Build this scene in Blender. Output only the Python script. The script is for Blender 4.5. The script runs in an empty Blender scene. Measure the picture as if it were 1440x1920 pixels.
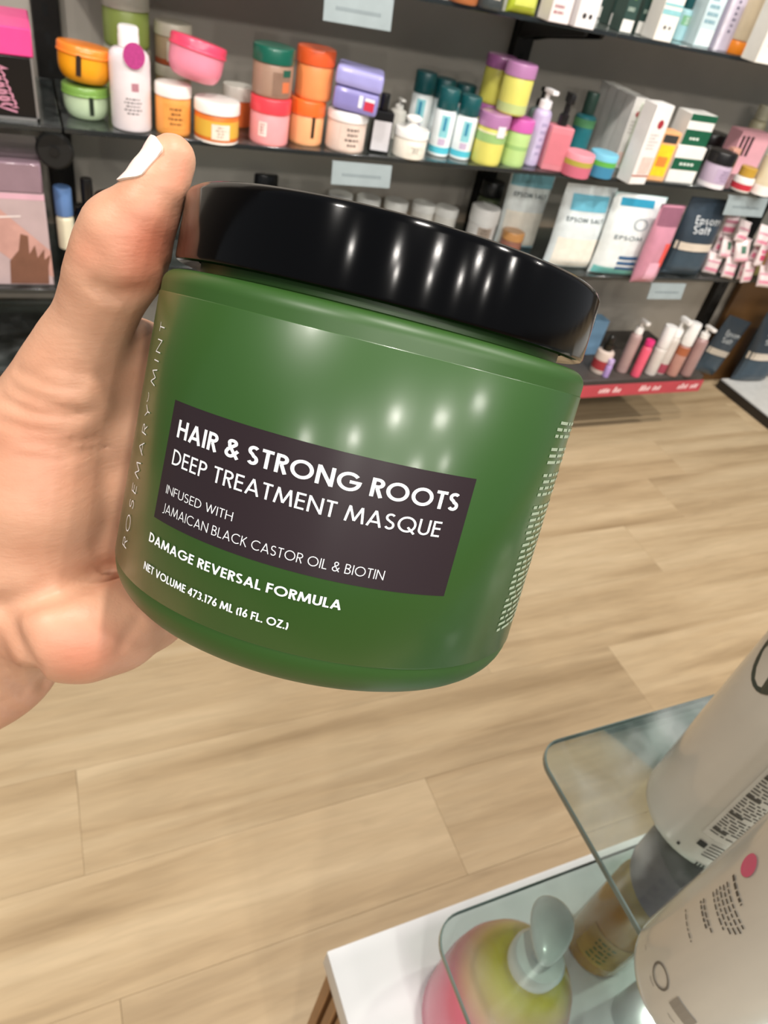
import bpy, bmesh, math, random
import numpy as np
from mathutils import Vector, Matrix, Euler

# ------------------------------------------------------------------ camera, world, lamps, exposure
CAMZ = 1.25
RM = np.array([[0.9148, -0.3604, 0.1826], [-0.1104, -0.6577, -0.7451], [0.3886, 0.6614, -0.6415]])
u_, s_, v_ = np.linalg.svd(RM); RM = u_ @ v_
FPX = 1334.2
CAM = np.array([0.0, 0.0, CAMZ])
scn = bpy.context.scene
cd = bpy.data.cameras.new('camera'); cam = bpy.data.objects.new('camera', cd)
scn.collection.objects.link(cam)
cd.sensor_fit = 'VERTICAL'; cd.sensor_height = 36.0; cd.sensor_width = 27.0
cd.lens = FPX / 1920 * 36.0
cd.clip_start = 0.01; cd.clip_end = 50
mw = Matrix.Identity(4)
for i in range(3):
    mw[i][0] = RM[0][i]; mw[i][1] = -RM[1][i]; mw[i][2] = -RM[2][i]; mw[i][3] = CAM[i]
cam.matrix_world = mw
cd.dof.use_dof = True; cd.dof.focus_distance = 0.132; cd.dof.aperture_fstop = 40.0
scn.camera = cam
w = bpy.data.worlds.new('shop_air'); scn.world = w; w.use_nodes = True
w.node_tree.nodes['Background'].inputs[0].default_value = (0.93, 0.96, 1.0, 1)
w.node_tree.nodes['Background'].inputs[1].default_value = 0.27
scn.view_settings.view_transform = 'Standard'; scn.view_settings.look = 'None'
scn.view_settings.gamma = 1.0; scn.view_settings.use_curve_mapping = False
scn.view_settings.exposure = -0.28

def lamp(x, y, z, e, size, tx=None, ty=None, tz=0.6, col=(1, 0.945, 0.875), sy=None):
    ld = bpy.data.lights.new('ceiling_lamp', 'AREA')
    ld.shape = 'DISK' if sy is None else 'RECTANGLE'
    ld.size = size
    if sy is not None: ld.size_y = sy
    ld.energy = e; ld.color = col
    o = bpy.data.objects.new('ceiling_lamp', ld); scn.collection.objects.link(o)
    o.location = (x, y, z)
    d = Vector(((tx if tx is not None else x) - x, (ty if ty is not None else y) - y, tz - z))
    o.rotation_euler = d.to_track_quat('-Z', 'Y').to_euler()
    return o
# ceiling spots: rows over the aisle and the shop floor behind, and a row washing the shelves
for x, y in ((-2.1, -1.6), (-0.9, -1.9), (0.1, -1.7), (1.1, -1.9), (2.2, -1.7), (-1.5, -3.4), (-0.3, -3.6), (0.8, -3.4), (2.0, -3.6)):
    lamp(x, y, 2.9, 19 if y > -3 else 24, 0.13, x * 0.85, y * 0.6, 0.7)
for x in (-0.9, 0.35, 1.6, 2.85):
    lamp(x, 0.1, 2.9, 36, 0.14, x + 0.15, 1.6, 0.75)

# ------------------------------------------------------------------ helpers
COL = scn.collection
def ray(px, py):
    return RM.T @ np.array([(px - 720) / FPX, (py - 960) / FPX, 1.0])
def at(px, py, z):
    r = ray(px, py); return CAM + r * ((z - CAMZ) / r[2])
def aty(px, py, y):
    r = ray(px, py); return CAM + r * (y / r[1])
def pd(px, py, d):                                   # a point d metres deep along the view axis
    return CAM + RM.T @ (np.array([(px - 720) / FPX, (py - 960) / FPX, 1.0]) * d * 1.056)
def depth(P): return float((RM @ (np.array(P) - CAM))[2])
def topz(P, px, py):                                 # height on the upright line through P
    r = ray(px, py); d2 = r[:2]; t = (P[0] * d2[0] + P[1] * d2[1]) / (d2 @ d2)
    return CAMZ + r[2] * t
def lin(c):
    if isinstance(c, str):
        c = c.lstrip('#'); c = tuple(int(c[i:i + 2], 16) / 255 for i in (0, 2, 4))
    return tuple((x / 12.92 if x <= 0.04045 else ((x + 0.055) / 1.055) ** 2.4) for x in c)
MATS = {}
def mat(col, rough=0.45, var=0.06, scale=25.0, coat=0.0, metal=0.0, spec=0.5, trans=0.0, bump=0.0, sss=0.0, alpha=1.0, emit=0.0):
    key = (str(col), rough, var, scale, coat, metal, spec, trans, bump, sss, alpha, emit)
    if key in MATS: return MATS[key]
    m = bpy.data.materials.new('finish_%03d' % len(MATS)); m.use_nodes = True
    nt = m.node_tree; b = nt.nodes['Principled BSDF']; c = lin(col)
    tc = nt.nodes.new('ShaderNodeTexCoord'); nz = nt.nodes.new('ShaderNodeTexNoise')
    nz.inputs['Scale'].default_value = scale; nz.inputs['Detail'].default_value = 3
    nt.links.new(tc.outputs['Object'], nz.inputs['Vector'])
    mr = nt.nodes.new('ShaderNodeMapRange')
    mr.inputs[1].default_value = 0.3; mr.inputs[2].default_value = 0.7
    mr.inputs[3].default_value = 1 - var; mr.inputs[4].default_value = 1 + var
    nt.links.new(nz.outputs[0], mr.inputs[0])
    mx = nt.nodes.new('ShaderNodeVectorMath'); mx.operation = 'SCALE'
    mx.inputs[0].default_value = c
    nt.links.new(mr.outputs[0], mx.inputs['Scale'])
    nt.links.new(mx.outputs[0], b.inputs['Base Color'])
    b.inputs['Roughness'].default_value = rough; b.inputs['Metallic'].default_value = metal
    b.inputs['Specular IOR Level'].default_value = spec
    b.inputs['Coat Weight'].default_value = coat; b.inputs['Coat Roughness'].default_value = 0.05
    b.inputs['Transmission Weight'].default_value = trans
    b.inputs['Alpha'].default_value = alpha
    if sss:
        b.inputs['Subsurface Weight'].default_value = sss
        b.inputs['Subsurface Radius'].default_value = (0.006, 0.0025, 0.0015)
        b.inputs['Subsurface Scale'].default_value = 1.0
    if bump:
        bp = nt.nodes.new('ShaderNodeBump'); bp.inputs['Strength'].default_value = bump
        bp.inputs['Distance'].default_value = 0.001
        nt.links.new(nz.outputs[0], bp.inputs['Height']); nt.links.new(bp.outputs[0], b.inputs['Normal'])
    MATS[key] = m
    return m
def glassy(tint, amount, rough=0.08, gloss=(0.9, 0.95, 0.95), dust_glare=None):
    """thin glass sheet: tinted see-through mixed with a Fresnel sheen, optional dusty smears that can also paint in glare"""
    key = ('g', tint, amount, rough, dust_glare)
    if key in MATS: return MATS[key]
    m = bpy.data.materials.new('glass_%03d' % len(MATS)); m.use_nodes = True
    nt = m.node_tree; nt.nodes.remove(nt.nodes['Principled BSDF']); out = nt.nodes['Material Output']
    tr = nt.nodes.new('ShaderNodeBsdfTransparent'); tr.inputs[0].default_value = (*lin(tint), 1)
    gl = nt.nodes.new('ShaderNodeBsdfGlossy'); gl.inputs['Roughness'].default_value = rough
    gl.inputs['Color'].default_value = (*gloss, 1)
    fr = nt.nodes.new('ShaderNodeFresnel'); fr.inputs[0].default_value = 1.5
    ad = nt.nodes.new('ShaderNodeMath'); ad.operation = 'ADD'; ad.use_clamp = True; ad.inputs[1].default_value = amount
    nt.links.new(fr.outputs[0], ad.inputs[0])
    mx = nt.nodes.new('ShaderNodeMixShader')
    nt.links.new(ad.outputs[0], mx.inputs[0]); nt.links.new(tr.outputs[0], mx.inputs[1]); nt.links.new(gl.outputs[0], mx.inputs[2])
    last = mx
    if dust_glare:
        df = nt.nodes.new('ShaderNodeBsdfDiffuse'); df.inputs[0].default_value = (0.75, 0.78, 0.78, 1)
        tc = nt.nodes.new('ShaderNodeTexCoord'); nz = nt.nodes.new('ShaderNodeTexNoise')
        nz.inputs['Scale'].default_value = 14; nz.inputs['Detail'].default_value = 6; nz.inputs['Distortion'].default_value = 1.2
        nt.links.new(tc.outputs['Object'], nz.inputs['Vector'])
        mr = nt.nodes.new('ShaderNodeMapRange'); mr.inputs[1].default_value = 0.45; mr.inputs[2].default_value = 0.72
        mr.inputs[3].default_value = dust_glare * 0.12; mr.inputs[4].default_value = dust_glare * 1.6
        nt.links.new(nz.outputs[0], mr.inputs[0])
        m2 = nt.nodes.new('ShaderNodeMixShader')
        nt.links.new(mr.outputs[0], m2.inputs[0]); nt.links.new(mx.outputs[0], m2.inputs[1]); nt.links.new(df.outputs[0], m2.inputs[2])
        last = m2
    nt.links.new(last.outputs[0], out.inputs['Surface'])
    MATS[key] = m
    return m

def obj(name, vf, m, parent=None, smooth=True, sharp=40):
    me = bpy.data.meshes.new(name)
    if isinstance(vf, bmesh.types.BMesh):
        vf.to_mesh(me); vf.free()
    else:
        me.from_pydata([tuple(v) for v in vf[0]], [], vf[1]); me.validate()
    me.materials.append(m)
    if smooth:
        me.shade_smooth()
        try: me.set_sharp_from_angle(angle=math.radians(sharp))
        except Exception: pass
    o = bpy.data.objects.new(name, me); COL.objects.link(o)
    if parent is not None: o.parent = parent
    return o
def thing(name, label, cat, loc, rot=(0, 0, 0), group=None):
    o = bpy.data.objects.new(name, None); COL.objects.link(o)
    o.empty_display_size = 0.02
    o.location = loc; o.rotation_euler = rot
    return tag(o, label, cat, group)
def tag(o, label, cat, group=None):
    o['label'] = label; o['category'] = cat
    if group: o['group'] = group
    return o
def struct(o, label=None):
    o['kind'] = 'structure'
    if label: o['label'] = label
    return o
def lathe(prof, seg=40, a0=0.0, a1=2 * math.pi):
    vs, fs = [], []; full = abs(a1 - a0 - 2 * math.pi) < 1e-6
    n = seg if full else seg + 1
    for r, z in prof:
        for i in range(n):
            a = a0 + (a1 - a0) * i / seg
            vs.append((max(r, 1e-5) * math.sin(a), -max(r, 1e-5) * math.cos(a), z))
    for j in range(len(prof) - 1):
        for i in range(seg):
            k = (i + 1) % n
            fs.append((j * n + i, j * n + k, (j + 1) * n + k, (j + 1) * n + i))
    return vs, fs
def closed(prof, seg=40):                                # profile closed to the axis at both ends
    return lathe([(0, prof[0][1])] + list(prof) + [(0, prof[-1][1])], seg)
def rbox(sx, sy, sz, bev=0.001, seg=2, c=(0, 0, 0)):     # box standing on z=0 (local), bevelled
    bm = bmesh.new(); bmesh.ops.create_cube(bm, size=1)
    for v in bm.verts: v.co = Vector((v.co.x * sx + c[0], v.co.y * sy + c[1], (v.co.z + 0.5) * sz + c[2]))
    if bev: bmesh.ops.bevel(bm, geom=bm.edges[:], offset=bev, segments=seg, affect='EDGES', profile=0.7)
    return bm
def merge(parts):
    vs, fs = [], []
    for v, f in parts:
        k = len(vs); vs += list(v); fs += [tuple(i + k for i in q) for q in f]
    return vs, fs
def tube(pts, r, seg=8):
    vs, fs = [], []; P = [Vector(p) for p in pts]; n = len(P)
    rr = r if isinstance(r, (list, tuple)) else [r] * n
    up = Vector((0.123, 0.456, 0.88)).normalized()
    for i in range(n):
        t = (P[min(i + 1, n - 1)] - P[max(i - 1, 0)]).normalized()
        s = t.cross(up); s.normalize(); q = t.cross(s)
        for k in range(seg):
            a = 2 * math.pi * k / seg
            vs.append(P[i] + (s * math.cos(a) + q * math.sin(a)) * rr[i])
    for i in range(n - 1):
        for k in range(seg):
            l = (k + 1) % seg
            fs.append((i * seg + k, i * seg + l, (i + 1) * seg + l, (i + 1) * seg + k))
    fs.append(tuple(range(seg - 1, -1, -1))); fs.append(tuple((n - 1) * seg + k for k in range(seg)))
    return vs, fs
def cpatch(r, a0, a1, z0, z1, seg=10, r2=None):          # curved patch on an upright round body, angle 0 = front (-Y)
    return lathe([(r, z0), (r2 or r, z1)], seg, a0, a1)
def cbars(r, bars):                                      # several curved patches (lines of print too small to read)
    return merge([cpatch(r, a, b, z0, z1, 4) for a, b, z0, z1 in bars])
def quad(x0, x1, z0, z1, y):                             # upright rectangle facing -Y
    return [(x0, y, z0), (x1, y, z0), (x1, y, z1), (x0, y, z1)], [(0, 1, 2, 3)]
def quads(rs, y): return merge([quad(*q, y) for q in rs])

# ------------------------------------------------------------------ a small stroke alphabet (geometric sans)
def _arc(cx, cy, rx, ry, a0, a1, n=14):
    return [(cx + rx * math.cos(math.radians(a0 + (a1 - a0) * i / n)), cy + ry * math.sin(math.radians(a0 + (a1 - a0) * i / n))) for i in range(n + 1)]
def glyph(c, t):
    h = t / 2
    def O(w): return [_arc(w / 2, .5, w / 2 - h, .5 - h, 0, 360, 26)], w
    B = lambda w, lo: [(h, lo)]
    if c == ' ': return [], .2
    if c == 'H': return [[(h, 0), (h, 1)], [(.68 - h, 0), (.68 - h, 1)], [(h, .52), (.68 - h, .52)]], .68
    if c == 'A': return [[(h * .9, 0), (.38, 1 - h * .2)], [(.38, 1 - h * .2), (.76 - h * .9, 0)], [(.17, .29), (.59, .29)]], .76
    if c == 'I': return [[(h, 0), (h, 1)]], t
    if c == 'R': return [[(h, 0), (h, 1)], [(h, 1 - h), (.26, 1 - h)] + _arc(.26, .735, .25 - h + .03, .265 - h, 90, -90, 10) + [(h, .47 + h)], [(.26, .47), (.52 - h * .6, 0)]], .53
    if c == 'P': return [[(h, 0), (h, 1)], [(h, 1 - h), (.25, 1 - h)] + _arc(.25, .72, .28 - h, .28 - h, 90, -90, 10) + [(h, .44 + h)]], .52
    if c == 'B': return [[(h, 0), (h, 1)], [(h, 1 - h), (.25, 1 - h)] + _arc(.25, .755, .24 - h, .245 - h, 90, -90, 10) + [(h, .51 + h)], [(.25, .53 - h)] + _arc(.27, .27, .28 - h, .27 - h, 90, -90, 10) + [(h, h)]], .55
    if c == 'D': return [[(h, 0), (h, 1)], [(h, 1 - h), (.2, 1 - h)] + _arc(.2, .5, .5 - h, .5 - h, 90, -90, 16) + [(h, h)]], .7
    if c == 'S': return [_arc(.26, .74, .235 - h * .6, .26 - h, 40, 250, 12) + _arc(.26, .27, .26 - h, .27 - h, 80, -150, 14)], .52
    if c == 'T': return [[(.26, 0), (.26, 1)], [(0, 1 - h), (.52, 1 - h)]], .52
    if c == 'O': return O(.98)
    if c == 'Q':
        s, w_ = O(.98); return s + [[(.56, .34), (.95, -.04)]], w_
    if c == 'N': return [[(h, 0), (h, 1)], [(h, .97), (.74 - h, .03)], [(.74 - h, 0), (.74 - h, 1)]], .74
    if c == 'G': return [_arc(.5, .5, .5 - h, .5 - h, 42, 360, 24) + [(.52, .5)]], .98
    if c == 'C': return [_arc(.5, .5, .5 - h, .5 - h, 48, 312, 22)], .84
    if c == 'E': return [[(h, 0), (h, 1)], [(h, 1 - h), (.47, 1 - h)], [(h, .53), (.45, .53)], [(h, h), (.47, h)]], .48
    if c == 'F': return [[(h, 0), (h, 1)], [(h, 1 - h), (.46, 1 - h)], [(h, .52), (.44, .52)]], .46
    if c == 'L': return [[(h, 0), (h, 1)], [(h, h), (.43, h)]], .43
    if c == 'M': return [[(h * .8, 0), (.17, 1 - h * .3)], [(.17, .97), (.47, .1)], [(.47, .1), (.77, .97)], [(.77, 1 - h * .3), (.94 - h * .8, 0)]], .94
    if c == 'U': return [[(h, 1), (h, .31)] + _arc(.32, .31, .32 - h, .31 - h, 180, 360, 12) + [(.64 - h, 1)]], .64
    if c == 'V': return [[(h * .8, 1), (.36, h * .2)], [(.36, h * .2), (.72 - h * .8, 1)]], .72
    if c == 'W': return [[(h * .8, 1), (.3, .03)], [(.3, .03), (.52, .95)], [(.52, .95), (.74, .03)], [(.74, .03), (1.04 - h * .8, 1)]], 1.04
    if c == 'J': return [[(.27 - h, 1), (.27 - h, .12)] + _arc(.08, .12, .19 - h, .24 - h, 0, -90, 6) + [(-.04, -.1)]], .27
    if c == 'K': return [[(h, 0), (h, 1)], [(h, .42), (.5, 1)], [(.2, .55), (.56, 0)]], .57
    if c == 'Y': return [[(h * .6, 1), (.32, .45)], [(.64 - h * .6, 1), (.32, .45)], [(.32, .47), (.32, 0)]], .64
    if c == 'Z': return [[(.03, 1 - h), (.52, 1 - h)], [(.5, .97), (.06, .03)], [(.03, h), (.54, h)]], .56
    if c == '&': return [[(.66, 0), (.2, .62)] + _arc(.33, .79, .17, .21 - h, 215, -50, 12) + [(.14, .42)] + _arc(.27, .26, .27 - h, .26 - h, 140, 330, 12) + [(.64, .44)]], .68
    if c == '.': return [[(h, 0), (h, t)]], t
    if c == '(': return [_arc(.4, .42, .4 - h, .62, 135, 225, 10)], .2
    if c == ')': return [_arc(-.16, .42, .4 - h, .62, 45, -45, 10)], .26
    if c == '1': return [[(.25 - h, 0), (.25 - h, 1)], [(.02, .93 - h), (.25 - h, .96)]], .28
    if c == '2': return [_arc(.26, .72, .26 - h, .28 - h, 170, -35, 12) + [(.06, h)], [(.04, h), (.54, h)]], .54
    if c == '3': return [_arc(.24, .745, .22 - h * .5, .255 - h, 150, -80, 12), _arc(.25, .27, .26 - h, .27 - h, 85, -150, 12)], .52
    if c == '4': return [[(.4, 0), (.4, 1)], [(.39, .97), (.03, .27)], [(.02, .25), (.54, .25)]], .55
    if c == '6': return [_arc(.27, .3, .27 - h, .3 - h, 0, 360, 18), [(.08, .4), (.38, 1)]], .54
    if c == '7': return [[(0, 1 - h), (.5, 1 - h)], [(.47, .97), (.14, 0)]], .5
    x = .66                                              # lower case
    if c == 'p': return [[(h, -.3), (h, x)], _arc(.3, .33, .3 - h, .33 - h, 0, 360, 18)], .62
    if c == 's': return [_arc(.2, .48, .18 - h * .5, .18 - h, 40, 250, 8) + _arc(.2, .18, .2 - h, .18 - h, 80, -150, 10)], .42
    if c == 'o': return [_arc(.32, .33, .32 - h, .33 - h, 0, 360, 18)], .64
    if c == 'm': return [[(h, 0), (h, x)], [(h, .4)] + _arc(.24, .42, .22 - h, .24 - h, 180, 0, 8) + [(.46 - h, 0)], [(.46 - h, .4)] + _arc(.67, .42, .22 - h, .24 - h, 180, 0, 8) + [(.89 - h, 0)]], .9
    if c == 'a': return [_arc(.3, .33, .3 - h, .33 - h, 0, 360, 18), [(.6 - h, 0), (.6 - h, x)]], .62
    if c == 'l': return [[(h, 0), (h, 1)]], t
    if c == 't': return [[(.15, 0), (.15, .9)], [(0, .6), (.32, .6)]], .34
    return [], .3
def ribbon(pts, t, step):
    P = [Vector((p[0], p[1], 0)) for p in pts]; Q = [P[0]]
    for a, b in zip(P, P[1:]):
        n = max(1, int(math.ceil((b - a).length / step)))
        for i in range(1, n + 1): Q.append(a.lerp(b, i / n))
    closed_ = (Q[0] - Q[-1]).length < 1e-6
    vs, fs = [], []
    for i, q in enumerate(Q):
        a = Q[i - 1] if i > 0 else (Q[-2] if closed_ else q); b = Q[i + 1] if i < len(Q) - 1 else (Q[1] if closed_ else q)
        d1 = (q - a); d2 = (b - q)
        d1 = d1.normalized() if d1.length > 1e-9 else d2.normalized()
        d2 = d2.normalized() if d2.length > 1e-9 else d1
        n = Vector((-(d1 + d2).y, (d1 + d2).x, 0))
        if n.length < 1e-6: n = Vector((-d1.y, d1.x, 0))
        n.normalize(); k = max(0.5, n.dot(Vector((-d1.y, d1.x, 0))))
        vs += [q + n * (t / 2 / k), q - n * (t / 2 / k)]
    for i in range(len(Q) - 1): fs.append((2 * i, 2 * i + 1, 2 * i + 3, 2 * i + 2))
    return vs, fs
def text2d(s, cap, wt, track, width=None, step=0.25):
    """flat lettering, lower left at 0,0; returns verts (x,y) scaled to a total width when given"""
    parts = []; x = 0
    for c in s:
        st, w_ = glyph(c, wt)
        for pts in st:
            v, f = ribbon(pts, wt, step); parts.append(([(p[0] + x, p[1], 0) for p in v], f))
        x += w_ + track
    x -= track
    vs, fs = merge(parts)
    k = cap if width is None else width / x
    return [(v[0] * k, v[1] * cap) for v in vs], fs, (x * cap if width is None else width)
# ------------------------------------------------------------------ floor of vinyl planks
def plank_mat():
    m = bpy.data.materials.new('oak_vinyl'); m.use_nodes = True; nt = m.node_tree; b = nt.nodes['Principled BSDF']
    N = nt.nodes.new; L = nt.links.new
    tc = N('ShaderNodeTexCoord'); oi = N('ShaderNodeObjectInfo')
    off = N('ShaderNodeVectorMath'); off.operation = 'SCALE'; off.inputs['Scale'].default_value = 37.0
    cmb = N('ShaderNodeCombineXYZ'); L(oi.outputs['Random'], cmb.inputs[0]); L(oi.outputs['Random'], cmb.inputs[1]); L(cmb.outputs[0], off.inputs[0])
    add = N('ShaderNodeVectorMath'); add.operation = 'ADD'; L(tc.outputs['Object'], add.inputs[0]); L(off.outputs[0], add.inputs[1])
    mp = N('ShaderNodeMapping'); mp.inputs['Scale'].default_value = (1.3, 19, 1); L(add.outputs[0], mp.inputs[0])
    n1 = N('ShaderNodeTexNoise'); n1.inputs['Scale'].default_value = 1.0; n1.inputs['Detail'].default_value = 5; n1.inputs['Distortion'].default_value = 0.5; L(mp.outputs[0], n1.inputs['Vector'])
    mp2 = N('ShaderNodeMapping'); mp2.inputs['Scale'].default_value = (9, 90, 1); L(add.outputs[0], mp2.inputs[0])
    n2 = N('ShaderNodeTexNoise'); n2.inputs['Scale'].default_value = 1.0; n2.inputs['Detail'].default_value = 4; n2.inputs['Distortion'].default_value = 1.0; L(mp2.outputs[0], n2.inputs['Vector'])
    mp3 = N('ShaderNodeMapping'); mp3.inputs['Scale'].default_value = (0.9, 6, 1); L(add.outputs[0], mp3.inputs[0])
    n3 = N('ShaderNodeTexNoise'); n3.inputs['Scale'].default_value = 1.0; n3.inputs['Detail'].default_value = 2; L(mp3.outputs[0], n3.inputs['Vector'])
    r = N('ShaderNodeValToRGB'); e = r.color_ramp.elements
    e[0].position = 0.30; e[0].color = (*lin('#927a5a'), 1); e[1].position = 0.66; e[1].color = (*lin('#cbb593'), 1)
    q = r.color_ramp.elements.new(0.46); q.color = (*lin('#b59d7b'), 1)
    mixf = N('ShaderNodeMath'); mixf.operation = 'MULTIPLY_ADD'; mixf.inputs[1].default_value = 0.55; L(n1.outputs[0], mixf.inputs[0])
    m3 = N('ShaderNodeMath'); m3.operation = 'MULTIPLY'; m3.inputs[1].default_value = 0.45; L(n3.outputs[0], m3.inputs[0]); L(m3.outputs[0], mixf.inputs[2])
    L(mixf.outputs[0], r.inputs[0])
    mr = N('ShaderNodeMapRange'); mr.inputs[1].default_value = 0.3; mr.inputs[2].default_value = 0.7; mr.inputs[3].default_value = 0.93; mr.inputs[4].default_value = 1.06; L(n2.outputs[0], mr.inputs[0])
    mr2 = N('ShaderNodeMapRange'); mr2.inputs[3].default_value = 0.95; mr2.inputs[4].default_value = 1.04; L(oi.outputs['Random'], mr2.inputs[0])
    mu = N('ShaderNodeMath'); mu.operation = 'MULTIPLY'; L(mr.outputs[0], mu.inputs[0]); L(mr2.outputs[0], mu.inputs[1])
    sc = N('ShaderNodeVectorMath'); sc.operation = 'SCALE'; L(r.outputs[0], sc.inputs[0]); L(mu.outputs[0], sc.inputs['Scale'])
    L(sc.outputs[0], b.inputs['Base Color']); b.inputs['Roughness'].default_value = 0.5; b.inputs['Specular IOR Level'].default_value = 0.35
    bp = N('ShaderNodeBump'); bp.inputs['Strength'].default_value = 0.15; bp.inputs['Distance'].default_value = 0.001; L(n2.outputs[0], bp.inputs['Height']); L(bp.outputs[0], b.inputs['Normal'])
    return m
PW, PL = 0.1885, 1.19
slab = struct(obj('floor', rbox(9.0, 6.6, 0.05, 0, c=(0.9, -1.2, -0.056)), mat('#6b543a', 0.8), smooth=False), 'oak look vinyl plank floor of the shop aisle')
pm = plank_mat(); pme = None
joints = {-1: -0.027, 0: 0.55, 1: -0.06, 2: 0.80, 3: 0.27, 4: 0.51}
rnd = random.Random(5)
for k in range(-10, 9):
    y0 = 0.354 + k * PW; j = joints.get(k, rnd.uniform(0, PL))
    for n in range(-3, 4):
        x0 = j + n * PL
        if x0 > 4.2 or x0 + PL < -2.2: continue
        if pme is None:
            o = obj('plank', rbox(PL - 0.0003, PW - 0.0003, 0.006, 0.0004, 1), pm, slab); pme = o.data
        else:
            o = bpy.data.objects.new('plank', pme); COL.objects.link(o); o.parent = slab
        o.location = (x0 + PL / 2, y0 + PW / 2, -0.006)

# ------------------------------------------------------------------ wall shelving
YF, YB = 1.50, 1.875
wall = struct(obj('wall_back', rbox(8.0, 0.1, 3.0, 0, c=(1.0, YB + 0.09, 0)), mat('#5c554d', 0.6), smooth=False), 'grey taupe wall behind the shelves')
UX = (-1.06, 0.045, 1.165, 2.285, 3.405)
pan = mat('#b0a99f', 0.42, 0.05, 6)
for x0, x1 in zip(UX, UX[1:]):
    obj('panel', rbox(x1 - x0 - 0.052, 0.012, 2.0, 0.006, c=((x0 + x1) / 2, YB + 0.012, 0.16)), pan, wall)
dark = mat('#1c1a18', 0.45, metal=0.4); slot = mat('#050505', 0.8)
uplab = ['left of the stacked body butter tubs', 'behind the purple lidded tubes', 'beside the navy salt bags']
for x, lb in zip(UX[1:4], uplab):
    t = thing('shelf_upright', 'slotted dark metal shelf upright ' + lb, 'upright', (x, YB - 0.004, 0))
    obj('channel', rbox(0.05, 0.03, 2.1, 0.003), dark, t)
    sl = [quad(-0.006 + s * 0.012, 0.004 + s * 0.012, z, z + 0.022, -0.0156) for s in (0,) for z in np.arange(0.2, 2.0, 0.05)]
    obj('slots', merge(sl), slot, t, smooth=False)['kind'] = 'stuff'
smoke = glassy('#dadddb', 0.02, 0.15, dust_glare=0.05); edge = mat('#23282a', 0.15, coat=0.5)
brk = mat('#151412', 0.4, metal=0.3)
SH = {}
def shelf(x0, x1, z, label, yf=YF, knob=False):
    """glass shelf whose upper face is at z"""
    t = thing('glass_shelf', label, 'shelf', ((x0 + x1) / 2, (yf + YB - 0.02) / 2, z))
    L_, D_ = x1 - x0 - 0.004, YB - 0.03 - yf
    obj('pane', rbox(L_, D_, 0.008, 0.001, 1, c=(0, 0, -0.008)), smoke, t)
    obj('front_edge', rbox(L_, 0.004, 0.009, 0.001, 1, c=(0, -D_ / 2 - 0.002, -0.0085)), edge, t)
    for s in (-1, 1):
        x = s * (L_ / 2 - 0.02)
        bm = bmesh.new()
        pr = [(D_ / 2, -0.009), (D_ / 2, -0.075), (D_ / 2 - 0.06, -0.06), (-D_ / 2 + 0.08, -0.024), (-D_ / 2 + 0.07, -0.009)]
        a = [bm.verts.new((x - 0.004, y, zz)) for y, zz in pr]; b = [bm.verts.new((x + 0.004, y, zz)) for y, zz in pr]
        bm.faces.new(a[::-1]); bm.faces.new(b)
        for i in range(5): bm.faces.new((a[i], a[(i + 1) % 5], b[(i + 1) % 5], b[i]))
        obj('bracket', bm, brk, t, smooth=False)
    return t
ZU, ZM, ZL, ZB, ZLL = 1.128, 0.840, 0.588, 0.238, 0.534
shelf(UX[1], UX[2], ZU, 'upper glass shelf above the teal capped bottles and body butter tubs')
shelf(UX[2], UX[3], ZU, 'upper glass shelf with the dark green and white cartons')
shelf(UX[1], UX[2], ZM, 'middle glass shelf carrying the stacked body butter tubs')
shelf(UX[2], UX[3], ZM, 'middle glass shelf carrying the tall white cartons and pastel pots')
shelf(UX[3], UX[4], ZM, 'middle glass shelf past the cream bottles at the right edge')
shelf(UX[1], UX[2], ZL, 'lower glass shelf with the white lidded tubs')
shelf(UX[2], UX[3], ZL, 'lower glass shelf carrying the bath salt bags')
shelf(UX[3], UX[4], ZL, 'lower glass shelf under the pile of pink sachets')
shelf(UX[0], UX[1], ZM, 'glass shelf under the black and pink boxes at the left edge')
shelf(UX[0], UX[1], ZLL, 'glass shelf under the gift box with a printed hand')
shelf(UX[0], UX[1], 0.345, 'bottom glass shelf at the left, below the gift box')
# base deck with the red price strip
dk = mat('#4b4541', 0.5)
for x0, x1, lb in ((UX[0], UX[2], 'dark base deck of the shelving behind the hand'), (UX[2], 2.0, 'dark base deck carrying the pink spray bottles')):
    t = thing('base_deck', lb, 'deck', ((x0 + x1) / 2, (YF + YB) / 2, ZB))
    obj('board', rbox(x1 - x0 - 0.004, YB - YF - 0.06, 0.04, 0.002, 1, c=(0, -0.008, -0.04)), dk, t)
    obj('plinth', rbox(x1 - x0 - 0.01, 0.02, ZB - 0.041, 0.001, 1, c=(0, 0.13, -ZB)), mat('#3a322b', 0.6), t)
sx0, sx1 = 1.18, 1.975
t = thing('price_strip', 'long red promotional strip with white lettering along the base deck', 'strip', ((sx0 + sx1) / 2, YF - 0.004, 0.1935))
obj('band', rbox(sx1 - sx0, 0.003, 0.043, 0.0005, 1), mat('#b94450', 0.45), t)
rr = random.Random(3); q = []
for c in np.arange(-0.37, 0.3, 0.165):
    x = c
    for wd in (0.05, 0.035):
        for i in range(int(wd / 0.011)):
            q.append(quad(x, x + 0.007, 0.014, 0.014 + rr.choice((0.016, 0.02, 0.013)), -0.0017)); x += 0.011
        x += 0.012
vs, fs = merge(q); vs = [(v[0] + (v[2] - 0.014) * 0.35, v[1], v[2]) for v in vs]
obj('lettering', (vs, fs), mat('#f3d9da', 0.5), t, smooth=False)
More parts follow.
